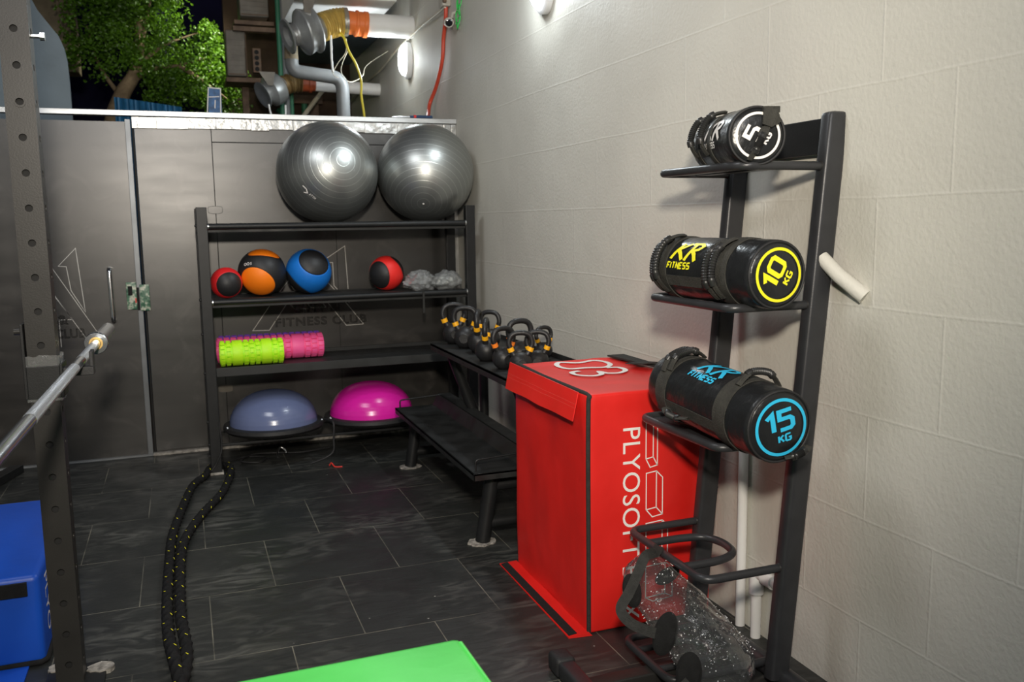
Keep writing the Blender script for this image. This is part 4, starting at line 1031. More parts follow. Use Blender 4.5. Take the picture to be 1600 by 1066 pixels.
for k in range(380):
    h = random.uniform(.04, .42); th = random.uniform(0, 2*PI); rr = .078+.03*min(1, h/.3)-.003
    p = Xw @ Vector((rr*math.cos(th), rr*math.sin(th), h)); s_ = random.uniform(.0010, .0026)
    dr.add([(p.x+s_*a, p.y+s_*b, p.z+s_*c) for a, b, c in ((1, 0, 0), (-1, 0, 0), (0, 1, 0), (0, -1, 0), (0, 0, 1), (0, 0, -1))], [(0, 2, 4), (2, 1, 4), (1, 3, 4), (3, 0, 4), (2, 0, 5), (1, 2, 5), (3, 1, 5), (0, 3, 5)])
do = dr.build('droplets', mat('water_droplets', (.85, .87, .88), .1), wbg, smooth=179); do['kind'] = 'stuff'
def flat_strap(mb, pts, wdt, nrm, thick=.004):
    P = smooth_path(pts, 8); nv = []; n = len(P)
    for i in range(n):
        t = (P[min(i+1, n-1)]-P[max(i-1, 0)]).normalized(); nn = Vector(nrm[0]).lerp(Vector(nrm[1]), i/(n-1)); nn = (nn-t*nn.dot(t)).normalized(); s_ = t.cross(nn)
        for (a, b) in ((-.5, -.5), (.5, -.5), (.5, .5), (-.5, .5)): nv.append(P[i]+s_*(a*wdt)+nn*(b*thick))
    fs = [(i*4+j, i*4+(j+1) % 4, i*4+4+(j+1) % 4, i*4+4+j) for i in range(n-1) for j in range(4)]+[(3, 2, 1, 0), tuple((n-1)*4+j for j in range(4))]
    mb.add(nv, fs)
view = Vector((-.54, -.80, .35))
g = MB(); flat_strap(g, [(1.335, 2.30, .392), (1.300, 2.262, .392), (1.250, 2.235, .395), (1.215, 2.22, .35), (1.185, 2.215, .30), (1.150, 2.20, .262), (1.160, 2.165, .235), (1.200, 2.135, .215), (1.245, 2.115, .200)], .031, (view, view)); g.build('webbing_strap', M['black_web'], wbg, smooth=40)
def pad(mb, c, rx, rz, tilt, th=.010):
    n = 28; X = frame(c, view) @ Matrix.Rotation(tilt, 4, 'Z')
    mb.lathe([(0, -th), (.8, -th), (1, 0), (.8, th), (0, th)], n, 0, X @ Matrix.Diagonal((rx, rz, 1, 1)))
g = MB(); pad(g, (1.200, 2.225, .300), .050, .028, .20); g.build('strap_pad', M['felt'], wbg, smooth=50)
g = MB(); pad(g, (1.250, 2.115, .205), .064, .034, -.25); g.build('strap_pad', M['felt'], wbg, smooth=50)
g = MB(); pad(g, (1.262, 2.005, .138), .056, .036, -.10); g.build('strap_pad', M['felt'], wbg, smooth=50)
g = MB(); pad(g, (1.335, 2.25, .316), .022, .042, .6); g.build('strap_pad', M['felt'], wbg, smooth=50)
g = MB(); flat_strap(g, [(1.262, 1.990, .120), (1.225, 1.985, .095), (1.205, 1.985, .06), (1.195, 1.985, .006)], .036, (view, view)); g.build('webbing_strap', M['black_web'], wbg, smooth=40)

# ================================================================== POWER RACK UPRIGHT, BARBELL
pr_ = thing('power_rack', 'tall dark steel rack upright full of round holes at the left', 'rack', (-.39, 2.88, 0))
def punched(x0, x1, y0, y1, z0, z1, zs, hx=None, r=.0105):
    # rectangular tube built as punched face plates: real holes through the front and right walls
    m = MB(); T = .004; n = 16
    def plate(P, u0, u1):   # P(u,z,side)
        cu = (u0+u1)/2; zz = [z0]+[(a+b)/2 for a, b in zip(zs, zs[1:])]+[z1]
        for k, zc in enumerate(zs):
            za, zb = zz[k], zz[k+1]
            sq = []
            for j in range(n):
                a = 2*PI*j/n+PI/n; c, s = math.cos(a), math.sin(a)
                if abs(c)*(zb-za)*2 > abs(s)*(u1-u0)*0+1e9: pass
                # ray to rectangle border
                tx = ((u1-cu) if c > 0 else (cu-u0))/max(1e-9, abs(c)); tz = ((zb-zc) if s > 0 else (zc-za))/max(1e-9, abs(s)); t = min(tx, tz)
                sq.append((cu+c*t, zc+s*t))
            ci = [(cu+r*math.cos(2*PI*j/n+PI/n), zc+r*math.sin(2*PI*j/n+PI/n)) for j in range(n)]
            vs = [P(u, z, 0) for u, z in sq]+[P(u, z, 0) for u, z in ci]+[P(u, z, 1) for u, z in ci]
            fs = [(j, (j+1) % n, n+(j+1) % n, n+j) for j in range(n)]+[(n+j, n+(j+1) % n, 2*n+(j+1) % n, 2*n+j) for j in range(n)]
            m.add(vs, fs)
            # corners
            for (cx, cz) in ((u0, za), (u1, za), (u1, zb), (u0, zb)):
                best = sorted(range(n), key=lambda j: (sq[j][0]-cx)**2+(sq[j][1]-cz)**2)[:2]
                m.add([P(cx, cz, 0), P(*sq[best[0]], 0), P(*sq[best[1]], 0)], [(0, 1, 2)])
    plate(lambda u, z, s: (u, y0+T*s, z), x0, x1)
    plate(lambda u, z, s: (x1-T*s, u, z), y0, y1)
    m.add([(x0, y0, z0), (x0, y1, z0), (x0, y1, z1), (x0, y0, z1)], [(0, 3, 2, 1)])
    m.add([(x0, y1, z0), (x1, y1, z0), (x1, y1, z1), (x0, y1, z1)], [(0, 1, 2, 3)])
    m.add([(x0, y0, z1), (x1, y0, z1), (x1, y1, z1), (x0, y1, z1)], [(0, 1, 2, 3)])
    # black core standing in for the shade inside the hollow tube
    m.box((x0+.012, y0+.012, z0+.01), (x1-.012, y1-.012, z1-.01), 1)
    return m
zs = [.075+.0985*k for k in range(24)]
MB_ = punched(-.434, -.358, 2.850, 2.926, .012, 2.40, zs)
MB_.build('upright', [M['rack_steel'], M['dark_gap']], pr_, smooth=30)
MB().box((-.47, 2.80, 0), (-.30, 2.98, .012)).build('base_plate', M['black_steel'], pr_, smooth=0, bevel=.002)
for (cx_, cy_, rr_) in ((-.318, 2.93, .040), (-.43, 2.975, .045)):
    g = MB(); ring = [(cx_+rr_*(1+.3*noise.noise(Vector((k*.8, cx_*9, 0))))*math.cos(2*PI*k/16), cy_+rr_*.8*(1+.3*noise.noise(Vector((k*1.1, 5, cx_))))*math.sin(2*PI*k/16)) for k in range(16)]
    g.prism(ring, lambda u, v, s: (u, v, .0005+.015*s)); g.build('adhesive_patch', M['dust'], pr_, smooth=20)
nb = MB(); nb.lathe([(0, 0), (.006, 0), (.006, .022), (.012, .022), (.012, .034), (0, .034)], 10, 0, frame((-.358, 2.888, 1.935), (1, 0, 0))); nb.build('bolt', M['zinc'], pr_)
nb = MB(); nb.lathe([(.011, 0), (.015, 0), (.015, .003), (.011, .003)], 20, 0, frame((-.396, 2.850, 1.748), (0, -1, 0))); nb.build('hole_plug', M['rack_steel'], pr_)
tr_ = MB(); tr_.box((-1.6, 4.55, .004), (-.90, 4.62, .05)); tr_.add([(-1.30, 4.6, .004), (-1.23, 4.6, .004), (-.92, 5.60, .004), (-.99, 5.60, .004), (-1.30, 4.6, .05), (-1.23, 4.6, .05), (-.92, 5.60, .05), (-.99, 5.60, .05)], [(0, 3, 2, 1), (4, 5, 6, 7), (0, 1, 5, 4), (1, 2, 6, 5), (2, 3, 7, 6), (3, 0, 4, 7)])
tr_.build('floor_frame', M['black_steel'], pr_, smooth=0, bevel=.003)
pg = MB(); pg.tube([(-.66, 3.0, .60), (-.53, 3.3, .715)], .013, 14)
# j-cup
jc = thing('j_cup', 'steel bar hook clamped on the rack upright and wrapped in clear film', 'bar hook', (-.39, 2.88, .93))
j = MB(); j.box((-.446, 2.838, .905), (-.438, 2.935, 1.125)); j.box((-.438, 2.838, .905), (-.352, 2.846, 1.0)); j.box((-.352, 2.838, .905), (-.344, 2.935, 1.005)); j.build('bracket', M['black_steel'], jc, smooth=0, bevel=.0015)
j = MB(); j.box((-.344, 2.845, .965), (-.262, 2.90, .990)); j.box((-.272, 2.845, .99), (-.262, 2.90, 1.035)); j.build('bar_rest', M['rubber'], jc, smooth=0, bevel=.002)
j = MB(); j.lathe([(0, 0), (.010, 0), (.010, .022), (0, .022)], 14, 0, frame((-.446, 2.888, 1.10), (-1, 0, 0))); j.build('pin', M['rack_steel'], jc)
wp = MB(); n = 40; R_ = 22; vs = []
for i in range(R_+1):
    z = .895+.135*i/R_
    for k in range(n):
        a = 2*PI*k/n; c, s = math.cos(a), math.sin(a); q_ = 1/max(abs(c)/.047, abs(s)/.045); q_ *= 1+.07*noise.noise(Vector((c*4, s*4, z*40)))
        vs.append((-.396+q_*c, 2.887+q_*s, z+.006*noise.noise(Vector((c*3, s*3, i*.2)))))
wp.add(vs, [(i*n+k, i*n+(k+1) % n, (i+1)*n+(k+1) % n, (i+1)*n+k) for i in range(R_) for k in range(n)])
wp.build('stretch_wrap', M['wrap'], jc, smooth=30)
# barbell
ba = thing('barbell', 'chrome barbell lying in the rack and pointing into the corner', 'barbell', (-.30, 3.3, 1.005))
def BP(y): return Vector((-.291+.022*(y-3.3), y, 1.003+.003*(y-3.3)))
bar = MB(); bar.tube([BP(-.2), BP(3.30)], .0145, 20); bar.build('shaft', M['chrome'], ba, smooth=60)
kn = mat('knurled_chrome', (.62, .65, .68), .34, 1., .2, 400, .5, 900)
MB().tube([BP(2.05), BP(2.75)], .0149, 20).build('knurling', kn, ba, smooth=60)
MB().tube([BP(2.90), BP(3.20)], .0149, 20).build('knurling', kn, ba, smooth=60)
ss = MB(); ax_ = BP(3.7)-BP(3.3)
ss.lathe([(.0155, 0), (.036, 0), (.038, .003), (.038, .022), (.034, .026), (.0265, .028), (.0255, .034), (.0255, .42), (.022, .425), (0, .425)], 32, 0, frame(BP(3.30), ax_)); ss.build('sleeve', M['chrome'], ba, smooth=35)
MB().lathe([(.0155, -.002), (.022, -.002), (.022, .001), (.0155, .001)], 28, 0, frame(BP(3.30), ax_)).build('bushing', mat('brass_bushing', (.75, .5, .18), .35, .7), ba)
sp_ = MB(); sp_.tube([(-1.33, 1.60, .012), (-.545, 3.22, .70)], .012, 14)
tag(sp_.build('bar_holder_rod', M['zinc'], smooth=60), 'metal rod whose tip shows at the left edge below the barbell', 'rod')

# ================================================================== BLUE and GREEN BOXES
def plyo(name, label, cat, a, b, m, r=.02):
    t = thing(name, label, cat, (a[0], a[1], 0))
    o = MB().rbox(a, b, r).build('cover', m, t, smooth=60)
    return t
bbx = plyo('plyo_box', 'low blue vinyl plyometric box behind the rack upright', 'plyo box', (-1.15, 3.045, .003), (-.487, 3.93, .303), M['blue'], .022)
MB().box((-1.1, 3.036, .240), (-.522, 3.046, .284)).build('velcro_strip', M['felt'], bbx, smooth=0)
MB().tube([(-1.1, 3.043, .012), (-.50, 3.043, .012), (-.486, 3.06, .012), (-.486, 3.9, .012)], .009, 8).build('edge_piping', M['felt'], bbx, smooth=60)
MB().box((-1.1, 2.93, .001), (-.535, 3.06, .008)).build('floor_flap', M['blue'], bbx, smooth=0)
lt = MB(); font_mesh(lt, 'PLYO', .085, lambda x, y, z: (-.4862, 3.14+y, .270-x)); lt.build('lettering', M['white_print'], bbx, smooth=0)
gb = thing('plyo_box', 'bright green vinyl plyometric box in the foreground, only its top corner showing', 'plyo box', (-.25, 1.1, 0))
Xg = Matrix.Translation((.522, 1.742, 0)) @ Matrix.Rotation(math.radians(1.0), 4, 'Z')
MB().rbox((-.80, -.62, .003), (0, 0, .508), .024, X=Xg).build('cover', M['green'], gb, smooth=60)
sm_ = MB(); sm_.tube([Xg @ Vector(p) for p in ((-.012, -.60, .504), (-.012, -.03, .504))], .005, 8); sm_.build('edge_seam', M['green'], gb, smooth=60)

# ================================================================== BATTLE ROPE
R1 = [(-.045, 2.30, .024), (-.062, 2.55, .024), (-.082, 2.72, .030), (-.100, 2.875, .040), (-.114, 3.015, .030), (-.122, 3.208, .024), (-.124, 3.441, .023), (-.121, 3.747, .023), (-.113, 4.06, .023), (-.086, 4.336, .023), (-.043, 4.681, .023), (-.006, 4.894, .023), (.050, 5.03, .023), (.09, 5.205, .023), (.150, 5.235, .023), (.192, 5.15, .023)]
R2 = [(.192, 5.15, .023), (.185, 5.02, .023), (.163, 4.86, .023), (.118, 4.64, .023), (.036, 4.396, .023), (-.025, 4.176, .023), (-.065, 3.967, .023), (-.078, 3.729, .023), (-.080, 3.424, .023), (-.077, 3.191, .023), (-.067, 3.039, .023), (-.060, 2.913, .023), (-.066, 2.78, .023), (-.085, 2.64, .023), (-.105, 2.45, .023), (-.110, 2.25, .023)]
rope = thing('battle_rope', 'black twisted battle rope with yellow flecks looped round the rack post', 'rope', (.0, 4.0, 0))
full = smooth_path(R1+R2[1:], 6)
# resample evenly
def resample(P, d):
    out = [P[0]]; acc = 0
    for a, b in zip(P, P[1:]):
        L = (b-a).length; t = d-acc
        while t < L: out.append(a.lerp(b, t/L)); t += d
        acc = (acc+L) % d if L else acc
        acc = L-(t-d)
    return out
RP = resample(full, .008)
sec3 = []
for k in range(24):
    th = 2*PI*k/24; rr = 1-.20*abs(math.sin(1.5*th)); sec3.append((rr*math.cos(th), rr*math.sin(th)))
MB().tube(RP, .0215, 24, sec=sec3, twist=.30).build('rope_strand', M['rope'], rope, smooth=60)
fk = MB(); a_ = 0
for i in range(4, len(RP)-4, 9):
    P0 = RP[i]; t = (RP[i+1]-RP[i-1]).normalized(); a_ += 1.35
    for da in (0,):
        nn = Vector((0, 0, 1)); sd = t.cross(nn).normalized(); d = (nn*math.cos((a_+da) % 2.6-1.3)+sd*math.sin((a_+da) % 2.6-1.3))
        c = P0+d*.0210; e1 = (t*.8+d.cross(t)*.6).normalized()*.0065; e2 = e1.cross(d).normalized()*.0016
        fk.add([c+e1+e2, c-e1+e2, c-e1-e2, c+e1-e2, c+e1*.5+e2*.5+d*.0012, c-e1*.5-e2*.5+d*.0012], [(0, 1, 5, 4), (1, 2, 5), (2, 3, 4, 5), (3, 0, 4)])
fk.build('yellow_flecks', M['yellow'], rope, smooth=30)['kind'] = 'stuff'

# ================================================================== WALL LAMPS, CAMERA, HOSES on the right wall
def bulkhead(label, y, z, p):
    t = thing('wall_lamp', label, 'wall lamp', (W, y, z), 'oval bulkhead lamps')
    X = frame((W-.002, y, z), (-1, 0, 0)) @ Matrix.Diagonal((1.0, .68, 1, 1))
    MB().lathe([(0, 0), (.140, 0), (.142, .030), (.132, .040), (.118, .042), (0, .042)], 48, 0, X).build('housing', M['lamp_body'], t, smooth=40)
    MB().lathe([(.118, .040), (.112, .060), (.085, .078), (.04, .086), (0, .088)], 48, 0, X).build('diffuser', M['lamp_glow'], t, smooth=80)
    l = area('bulkhead_light', (W-.12, y, z), (W-2, y-.3, z-.5), .22, p, (.88, .96, 1), shape='DISK')
    l2 = spot_point('bulkhead_spill', (W-.13, y, z), p*.4, (.88, .96, 1), .05)
bulkhead('glowing oval white wall lamp above the far end of the hoarding', 6.90, 2.645, 8)
bulkhead('glowing oval wall lamp high on the near wall, mostly above the picture', 4.148, 2.540, 18)

cc = thing('security_camera', 'small cream bullet security camera on the wall beside the red hose', 'camera', (W, 5.72, 2.68))
MB().tube([(W, 5.62, 2.735), (W-.035, 5.63, 2.72), (W-.04, 5.63, 2.69)], .012, 12).build('bracket', M['cream'], cc, smooth=60)
MB().tube([(W-.045, 5.70, 2.680), (W-.075, 5.58, 2.652)], .030, 20).build('housing', M['cream'], cc, smooth=40)
MB().lathe([(0, 0), (.024, 0), (.024, .004), (.014, .006), (0, .003)], 20, 0, frame((W-.075, 5.58, 2.652), (-.24, -.95, -.22))).build('lens', M['lens'], cc)
rh = MB(); rh.tube(smooth_path([(1.74, 5.80, 3.0), (1.735, 5.809, 2.825), (1.735, 5.830, 2.725), (1.735, 5.888, 2.616), (1.733, 5.914, 2.496), (1.730, 5.985, 2.403), (1.725, 6.08, 2.316), (1.70, 6.15, 2.22), (1.66, 6.05, 2.13), (1.60, 5.85, 2.082)], 8), .0135, 12)
tag(rh.build('red_hose', M['red_hose'], smooth=60), 'red hose hanging down the wall onto the top rail', 'hose')
jb = thing('junction_box', 'small grimy junction box above the security camera', 'junction box', (1.72, 5.78, 2.83))
MB().rbox((1.70, 5.77, 2.80), (1.757, 5.87, 2.87), .008).build('case', M['cream'], jb); MB().rbox((1.698, 5.74, 2.815), (1.72, 5.77, 2.86), .004).build('lid', M['rust'], jb)
pl_ = thing('hand_tool', 'pliers with dark blue and red grips lying on top of the rail', 'pliers', (1.45, D, 2.07))
MB().tube([(1.60, 5.735, 2.080), (1.50, 5.735, 2.080), (1.45, 5.735, 2.079)], [.010, .011, .008], 10).build('grip', M['tool_blue'], pl_, smooth=60)
MB().tube([(1.49, 5.735, 2.0805), (1.475, 5.735, 2.0805)], .0118, 10).build('grip_band', M['tool_red'], pl_, smooth=60)
MB().tube([(1.45, 5.735, 2.076), (1.38, 5.735, 2.075), (1.33, 5.735, 2.074)], [.006, .008, .003], 8).build('jaw', M['zinc'], pl_, smooth=60)
gc = MB(); P = []
for k in range(46):
    a = k*.62; P.append((1.735-.006*math.sin(k), 5.545-.035*math.cos(a)-.02*math.sin(k*.13), 2.80-.0038*k+.045*math.sin(a)))
gc.tube(smooth_path(P, 4), .0032, 6)
tag(gc.build('green_cord', M['green_cord'], smooth=60), 'tangled bright green cord hanging on the wall at the top', 'cord')
bc = MB(); bc.tube(smooth_path([(1.725, 5.80, 2.80), (1.728, 6.10, 2.80), (1.732, 6.5, 2.803), (1.732, 7.208, 2.777), (1.735, 7.823, 2.725), (1.735, 8.601, 2.708), (1.735, 9.2, 2.651), (1.735, 9.55, 2.62)], 8), .009, 8)
tag(bc.build('beige_cable', M['beige_cable'], smooth=60), 'beige cable slanting along the wall behind the lamp', 'cable')
yc = MB(); yc.tube(smooth_path([(1.19, 6.78, 2.80), (1.214, 6.7, 2.75), (1.247, 6.7, 2.652), (1.296, 6.7, 2.563), (1.330, 6.7, 2.45), (1.328, 6.7, 2.335), (1.345, 6.7, 2.186), (1.36, 6.72, 2.0)], 8), .0085, 8)
tag(yc.build('yellow_cable', M['yellow_cable'], smooth=60), 'yellow cable dropping from the flexible duct behind the rail', 'cable')
wc = MB(); wc.tube(smooth_path([(1.124, 6.72, 2.76), (1.120, 6.7, 2.66), (1.119, 6.7, 2.60), (1.124, 6.7, 2.50)], 6), .0075, 8)
tag(wc.build('white_cable', M['pvc'], smooth=60), 'short white cable hanging straight down under the duct', 'cable')
for k, (lab, pts) in enumerate((('looped thin grey wire between the duct and the grey drain pipe', [(1.27, 6.9, 2.78), (1.26, 6.9, 2.68), (1.20, 6.9, 2.60), (1.16, 6.9, 2.52), (1.20, 6.9, 2.49)]), ('second thin grey wire drooping towards the wall beside the yellow cable', [(1.28, 6.9, 2.70), (1.22, 6.9, 2.55), (1.30, 7.0, 2.48), (1.42, 7.1, 2.54), (1.50, 7.3, 2.66), (1.70, 7.4, 2.80)]))):
    g = MB(); g.tube(smooth_path(pts, 8), .0022, 6); tag(g.build('thin_wire', M['beige_cable'], smooth=60), lab, 'wire')

# ================================================================== BEYOND THE HOARDING
# awning beam
bm1 = MB().box((.88, 6.62, 3.01), (1.60, 7.55, 3.22))
tag(bm1.build('awning_beam', M['pvc'], smooth=0, bevel=.004), 'white boxed beam above the exhaust fan at the top', 'beam')
# exhaust fan assembly 1
ef = thing('exhaust_fan', 'grey inline exhaust fan with gold flexible duct and orange coupling, taped with foil', 'exhaust fan', (1.0, 6.8, 2.8))
MB().tube([(1.757, 6.8, 2.872), (1.40, 6.8, 2.868)], .083, 32).build('white_pipe', M['pvc'], ef, smooth=60)
ox = MB(); A = Vector((1.412, 6.8, 2.868)); Bv = Vector((1.235, 6.8, 2.880))
ox.lathe([(.075, 0), (.094, .002), (.094, .03), (.088, .036), (.088, .07), (.095, .075), (.095, .09), (.084, .096), (.084, .175), (.075, .176)], 32, 0, frame(A, Bv-A)); ox.build('orange_coupling', M['orange_pvc'], ef, smooth=35)
fx = smooth_path([(1.25, 6.8, 2.880), (1.19, 6.795, 2.872), (1.12, 6.785, 2.848), (1.06, 6.77, 2.822)], 24)
MB().tube(fx, [.095+.008*math.sin(i*.98) for i in range(len(fx))], 32).build('flexible_duct', M['gold_duct'], ef, smooth=60)
MB().tube([(1.262, 6.8, 2.880), (1.232, 6.8, 2.879)], .102, 28).build('foil_tape', M['foil'], ef, smooth=40)
C0 = Vector((1.065, 6.77, 2.824)); dirf = Vector((-.86, -.16, -.30)).normalized()
MB().lathe([(.085, -.01), (.092, 0), (.090, .05), (.085, .055)], 32, 0, frame(C0, dirf), fn=lambda th, h: 1+.02*math.sin(th*9+h*60)).build('foil_tape', M['foil'], ef, smooth=40)
MB().lathe([(.09, .05), (.165, .055), (.170, .062), (.165, .070), (.145, .085), (.155, .115), (.165, .145), (.160, .155), (.120, .175), (.08, .20), (.07, .235), (.075, .25), (.122, .262), (.126, .268), (.118, .275), (.075, .268), (.05, .24), (0, .24)], 40, 0, frame(C0, dirf)).build('fan_housing', M['fan_grey'], ef, smooth=35)
MB().tube([C0+dirf*.20, C0+dirf*.236], .078, 24).build('foil_tape', M['foil'], ef, smooth=40)
br2 = MB(); br2.add([(.925, 6.66, 3.01), (1.02, 6.66, 3.01), (.975, 6.64, 2.88), (.93, 6.64, 2.88), (.925, 6.68, 3.01), (1.02, 6.68, 3.01), (.975, 6.66, 2.88), (.93, 6.66, 2.88)], [(0, 1, 2, 3), (7, 6, 5, 4), (0, 4, 5, 1), (1, 5, 6, 2), (2, 6, 7, 3), (3, 7, 4, 0)]); br2.box((.930, 6.625, 2.78), (.972, 6.66, 2.885), 1)
br2.build('hanger_bracket', [M['grime_white'], M['foil']], ef, smooth=0)
# grey drain pipe with elbows
dp = MB(); dp.tube(fillet([(.893, 7.2, 2.70), (.895, 7.2, 2.575), (1.28, 7.2, 2.535), (1.288, 7.2, -.02)], .09, 8), .052, 24)
o = thing('drain_pipe', 'thick grey drain pipe with two bends behind the rail', 'pipe', (1.288, 7.2, 0)); dp.build('pipe', M['pvc_grey'], o, smooth=70)
MB().tube([(.893, 7.2, 2.80), (.893, 7.2, 2.66)], [.048, .054], 20).build('collar', M['concrete_brown'], o, smooth=60)
# second fan
e2 = thing('exhaust_fan', 'second steel exhaust fan lower down with brown flexible duct and red coupling', 'exhaust fan', (.85, 8.0, 2.5))
C1 = Vector((.90, 8.0, 2.575)); d2 = Vector((-.84, -.30, -.45)).normalized()
MB().lathe([(.07, -.03), (.075, 0), (.12, .02), (.135, .07), (.13, .12), (.08, .16), (.07, .18), (.11, .19), (.115, .20), (.07, .20), (0, .17)], 36, 0, frame(C1, d2)).build('fan_housing', M['fan_grey'], e2, smooth=35)
fx = smooth_path([(.90, 8.0, 2.57), (.96, 8.02, 2.60), (1.04, 8.03, 2.612), (1.08, 8.03, 2.612)], 10); MB().tube(fx, [.078+.007*math.sin(i*1.4) for i in range(len(fx))], 28).build('flexible_duct', M['brown_duct'], e2, smooth=60)
MB().lathe([(.05, 0), (.068, .0), (.068, .07), (.074, .075), (.074, .10), (.06, .105), (.06, .13)], 28, 0, frame((1.06, 8.03, 2.608), (1, 0, -.02))).build('red_coupling', M['red_pvc'], e2, smooth=35)
MB().tube([(1.18, 8.03, 2.60), (1.757, 8.03, 2.58)], .054, 24).build('white_pipe', M['pvc'], e2, smooth=60)
hb = MB(); hb.prism([(.70, 2.66), (.83, 2.66), (.81, 2.55), (.77, 2.55)], lambda u, v, s: (u, 7.82+.015*s, v)); hb.build('hanger_bracket', M['grime_white'], e2, smooth=0)
cw = MB(); cw.tube(smooth_path([(.77, 7.86, 2.40), (.79, 7.84, 2.30), (.85, 7.84, 2.27), (.90, 7.86, 2.30), (.91, 7.88, 2.40)], 6), .008, 8); cw.build('cable_loop', M['pvc'], e2, smooth=60)
# facade behind with frames, condensers, pipes
fc = MB().box((.53, 9.42, -.05), (1.757, 9.60, 4.2)); 
tag(fc.build('rear_facade', M['facade'], smooth=0), 'dark brown rendered building wall behind the fans', 'building')
sf = MB().box((1.13, 7.7, 3.02), (1.757, 9.42, 3.35)); tag(sf.build('soffit_beam', M['slate_board'], smooth=0, bevel=.01), 'grey concrete soffit block beneath the big fan by the wall', 'beam')
fr_ = thing('wooden_frame', 'brown timber frame standing against the rear building wall', 'frame', (1.3, 9.3, 2.0))
MB().box((1.30, 9.28, -.02), (1.40, 9.36, 2.62)).build('post', M['rust'], fr_, smooth=0, bevel=.004); MB().box((1.05, 9.27, 2.60), (1.44, 9.37, 2.68)).build('beam', M['rust'], fr_, smooth=0, bevel=.004)
MB().tube([(1.22, 9.0, -.02), (1.22, 9.0, 2.56)], .028, 14).build('post', M['green_pipe'], fr_, smooth=60)
def condenser(label, x0, x1, z0, z1, y):
    t = thing('air_conditioner', label, 'air conditioner', ((x0+x1)/2, y, z0))
    MB().rbox((x0, y, z0), (x1, y+.28, z1), .012).build('case', M['grime_white'], t)
    g = MB(); w_ = (x1-x0)
    for k in range(7): g.box((x0+w_*.1, y-.005, z0+(z1-z0)*(.12+.11*k)), (x1-w_*.1, y+.002, z0+(z1-z0)*(.14+.11*k)))
    g.build('grille', M['grime_white'], t, smooth=0)
    MB().box((x0+.01, y-.004, z0+.01), (x1-.01, y, z0+.02)).build('seam', M['rust'], t, smooth=0)
condenser('upper grimy outdoor air conditioner on a shelf bracket', .615, .862, 3.225, 3.60, 8.4)
condenser('lower grimy outdoor air conditioner beside the tree', .485, .650, 2.715, 3.11, 8.45)
sh_ = thing('shelf_bracket', 'rusty steel shelf bracket carrying the air conditioners', 'bracket', (.7, 8.4, 3.1))
MB().box((.560, 8.36, 3.145), (.900, 8.72, 3.180)).build('beam', M['rust'], sh_, smooth=0, bevel=.003); MB().box((.545, 8.34, 3.085), (.905, 8.40, 3.125)).build('beam', M['rust'], sh_, smooth=0, bevel=.003)
MB().box((.47, 8.40, 2.655), (.90, 8.75, 2.695)).build('beam', M['rust'], sh_, smooth=0, bevel=.003); MB().box((.62, 8.70, -.02), (.68, 8.76, 3.6)).build('post', M['rust'], sh_, smooth=0, bevel=.003)
eb = thing('electric_box', 'narrow box with four round sockets beside the lower air conditioner', 'socket box', (.735, 8.35, 2.74))
MB().rbox((.700, 8.35, 2.735), (.772, 8.42, 2.945), .006).build('case', M['rust'], eb)
for k in range(4): g = MB(); g.lathe([(0, 0), (.019, 0), (.019, .006), (.010, .006), (.010, .002), (0, .002)], 16, 0, frame((.735, 8.35, 2.765+.048*k), (0, -1, 0))); g.build('socket', M['dark_gap'], eb)
for (x, m, lab, r_) in ((.930, 'green_pipe', 'dark green riser pipe left of the big fan', .022), (.975, 'pvc_grey', 'grey riser pipe between two green ones', .028), (1.015, 'green_pipe', 'dark green riser pipe behind the big fan', .018)):
    g = MB(); g.tube([(x, 8.3, -.02), (x, 8.3, 3.9)], r_, 14); tag(g.build('riser_pipe', M[m], smooth=60), lab, 'pipe')
g = MB(); g.tube([(.86, 8.46, -.02), (.98, 8.55, 2.18), (1.42, 8.9, 2.72)], .022, 12); tag(g.build('brace_pole', M['beige_cable'], smooth=60), 'pale diagonal pole leaning behind the rail', 'pole')
g = MB(); g.tube([(1.00, 9.39, 2.55), (1.40, 9.39, 2.20)], .022, 12); tag(g.build('brace_pole', M['green_pipe'], smooth=60), 'dark green diagonal pole in front of the rear wall', 'pole')

# slate blue board and column at left
bp_ = [(-1.75, 2.95), (-.90, 2.95), (-.736, 2.735), (-.713, 2.684), (-.672, 2.625), (-.640, 2.58), (-.612, 2.543), (-.585, 2.47), (-.573, 2.396), (-.569, 2.265), (-.570, 1.60), (-1.75, 1.60)]
g = MB(); g.prism(bp_, lambda u, v, s: (u, 6.10+.03*s, v)); g.box((-1.70, 6.13, 0), (-1.64, 6.19, 1.8)); g.box((-.70, 6.13, 0), (-.64, 6.19, 1.8))
tag(g.build('board_panel', M['slate_board'], smooth=20), 'slate blue board with a broken curved edge standing behind the door', 'board')
g = MB().box((-1.7, 9.7, 2.88), (-.816, 10.0, 4.4)); g.box((-1.7, 9.75, -.05), (-1.06, 9.95, 2.9))
tag(g.build('concrete_column', M['concrete_brown'], smooth=0, bevel=.01), 'brown concrete column in the dark behind the slate board', 'column')
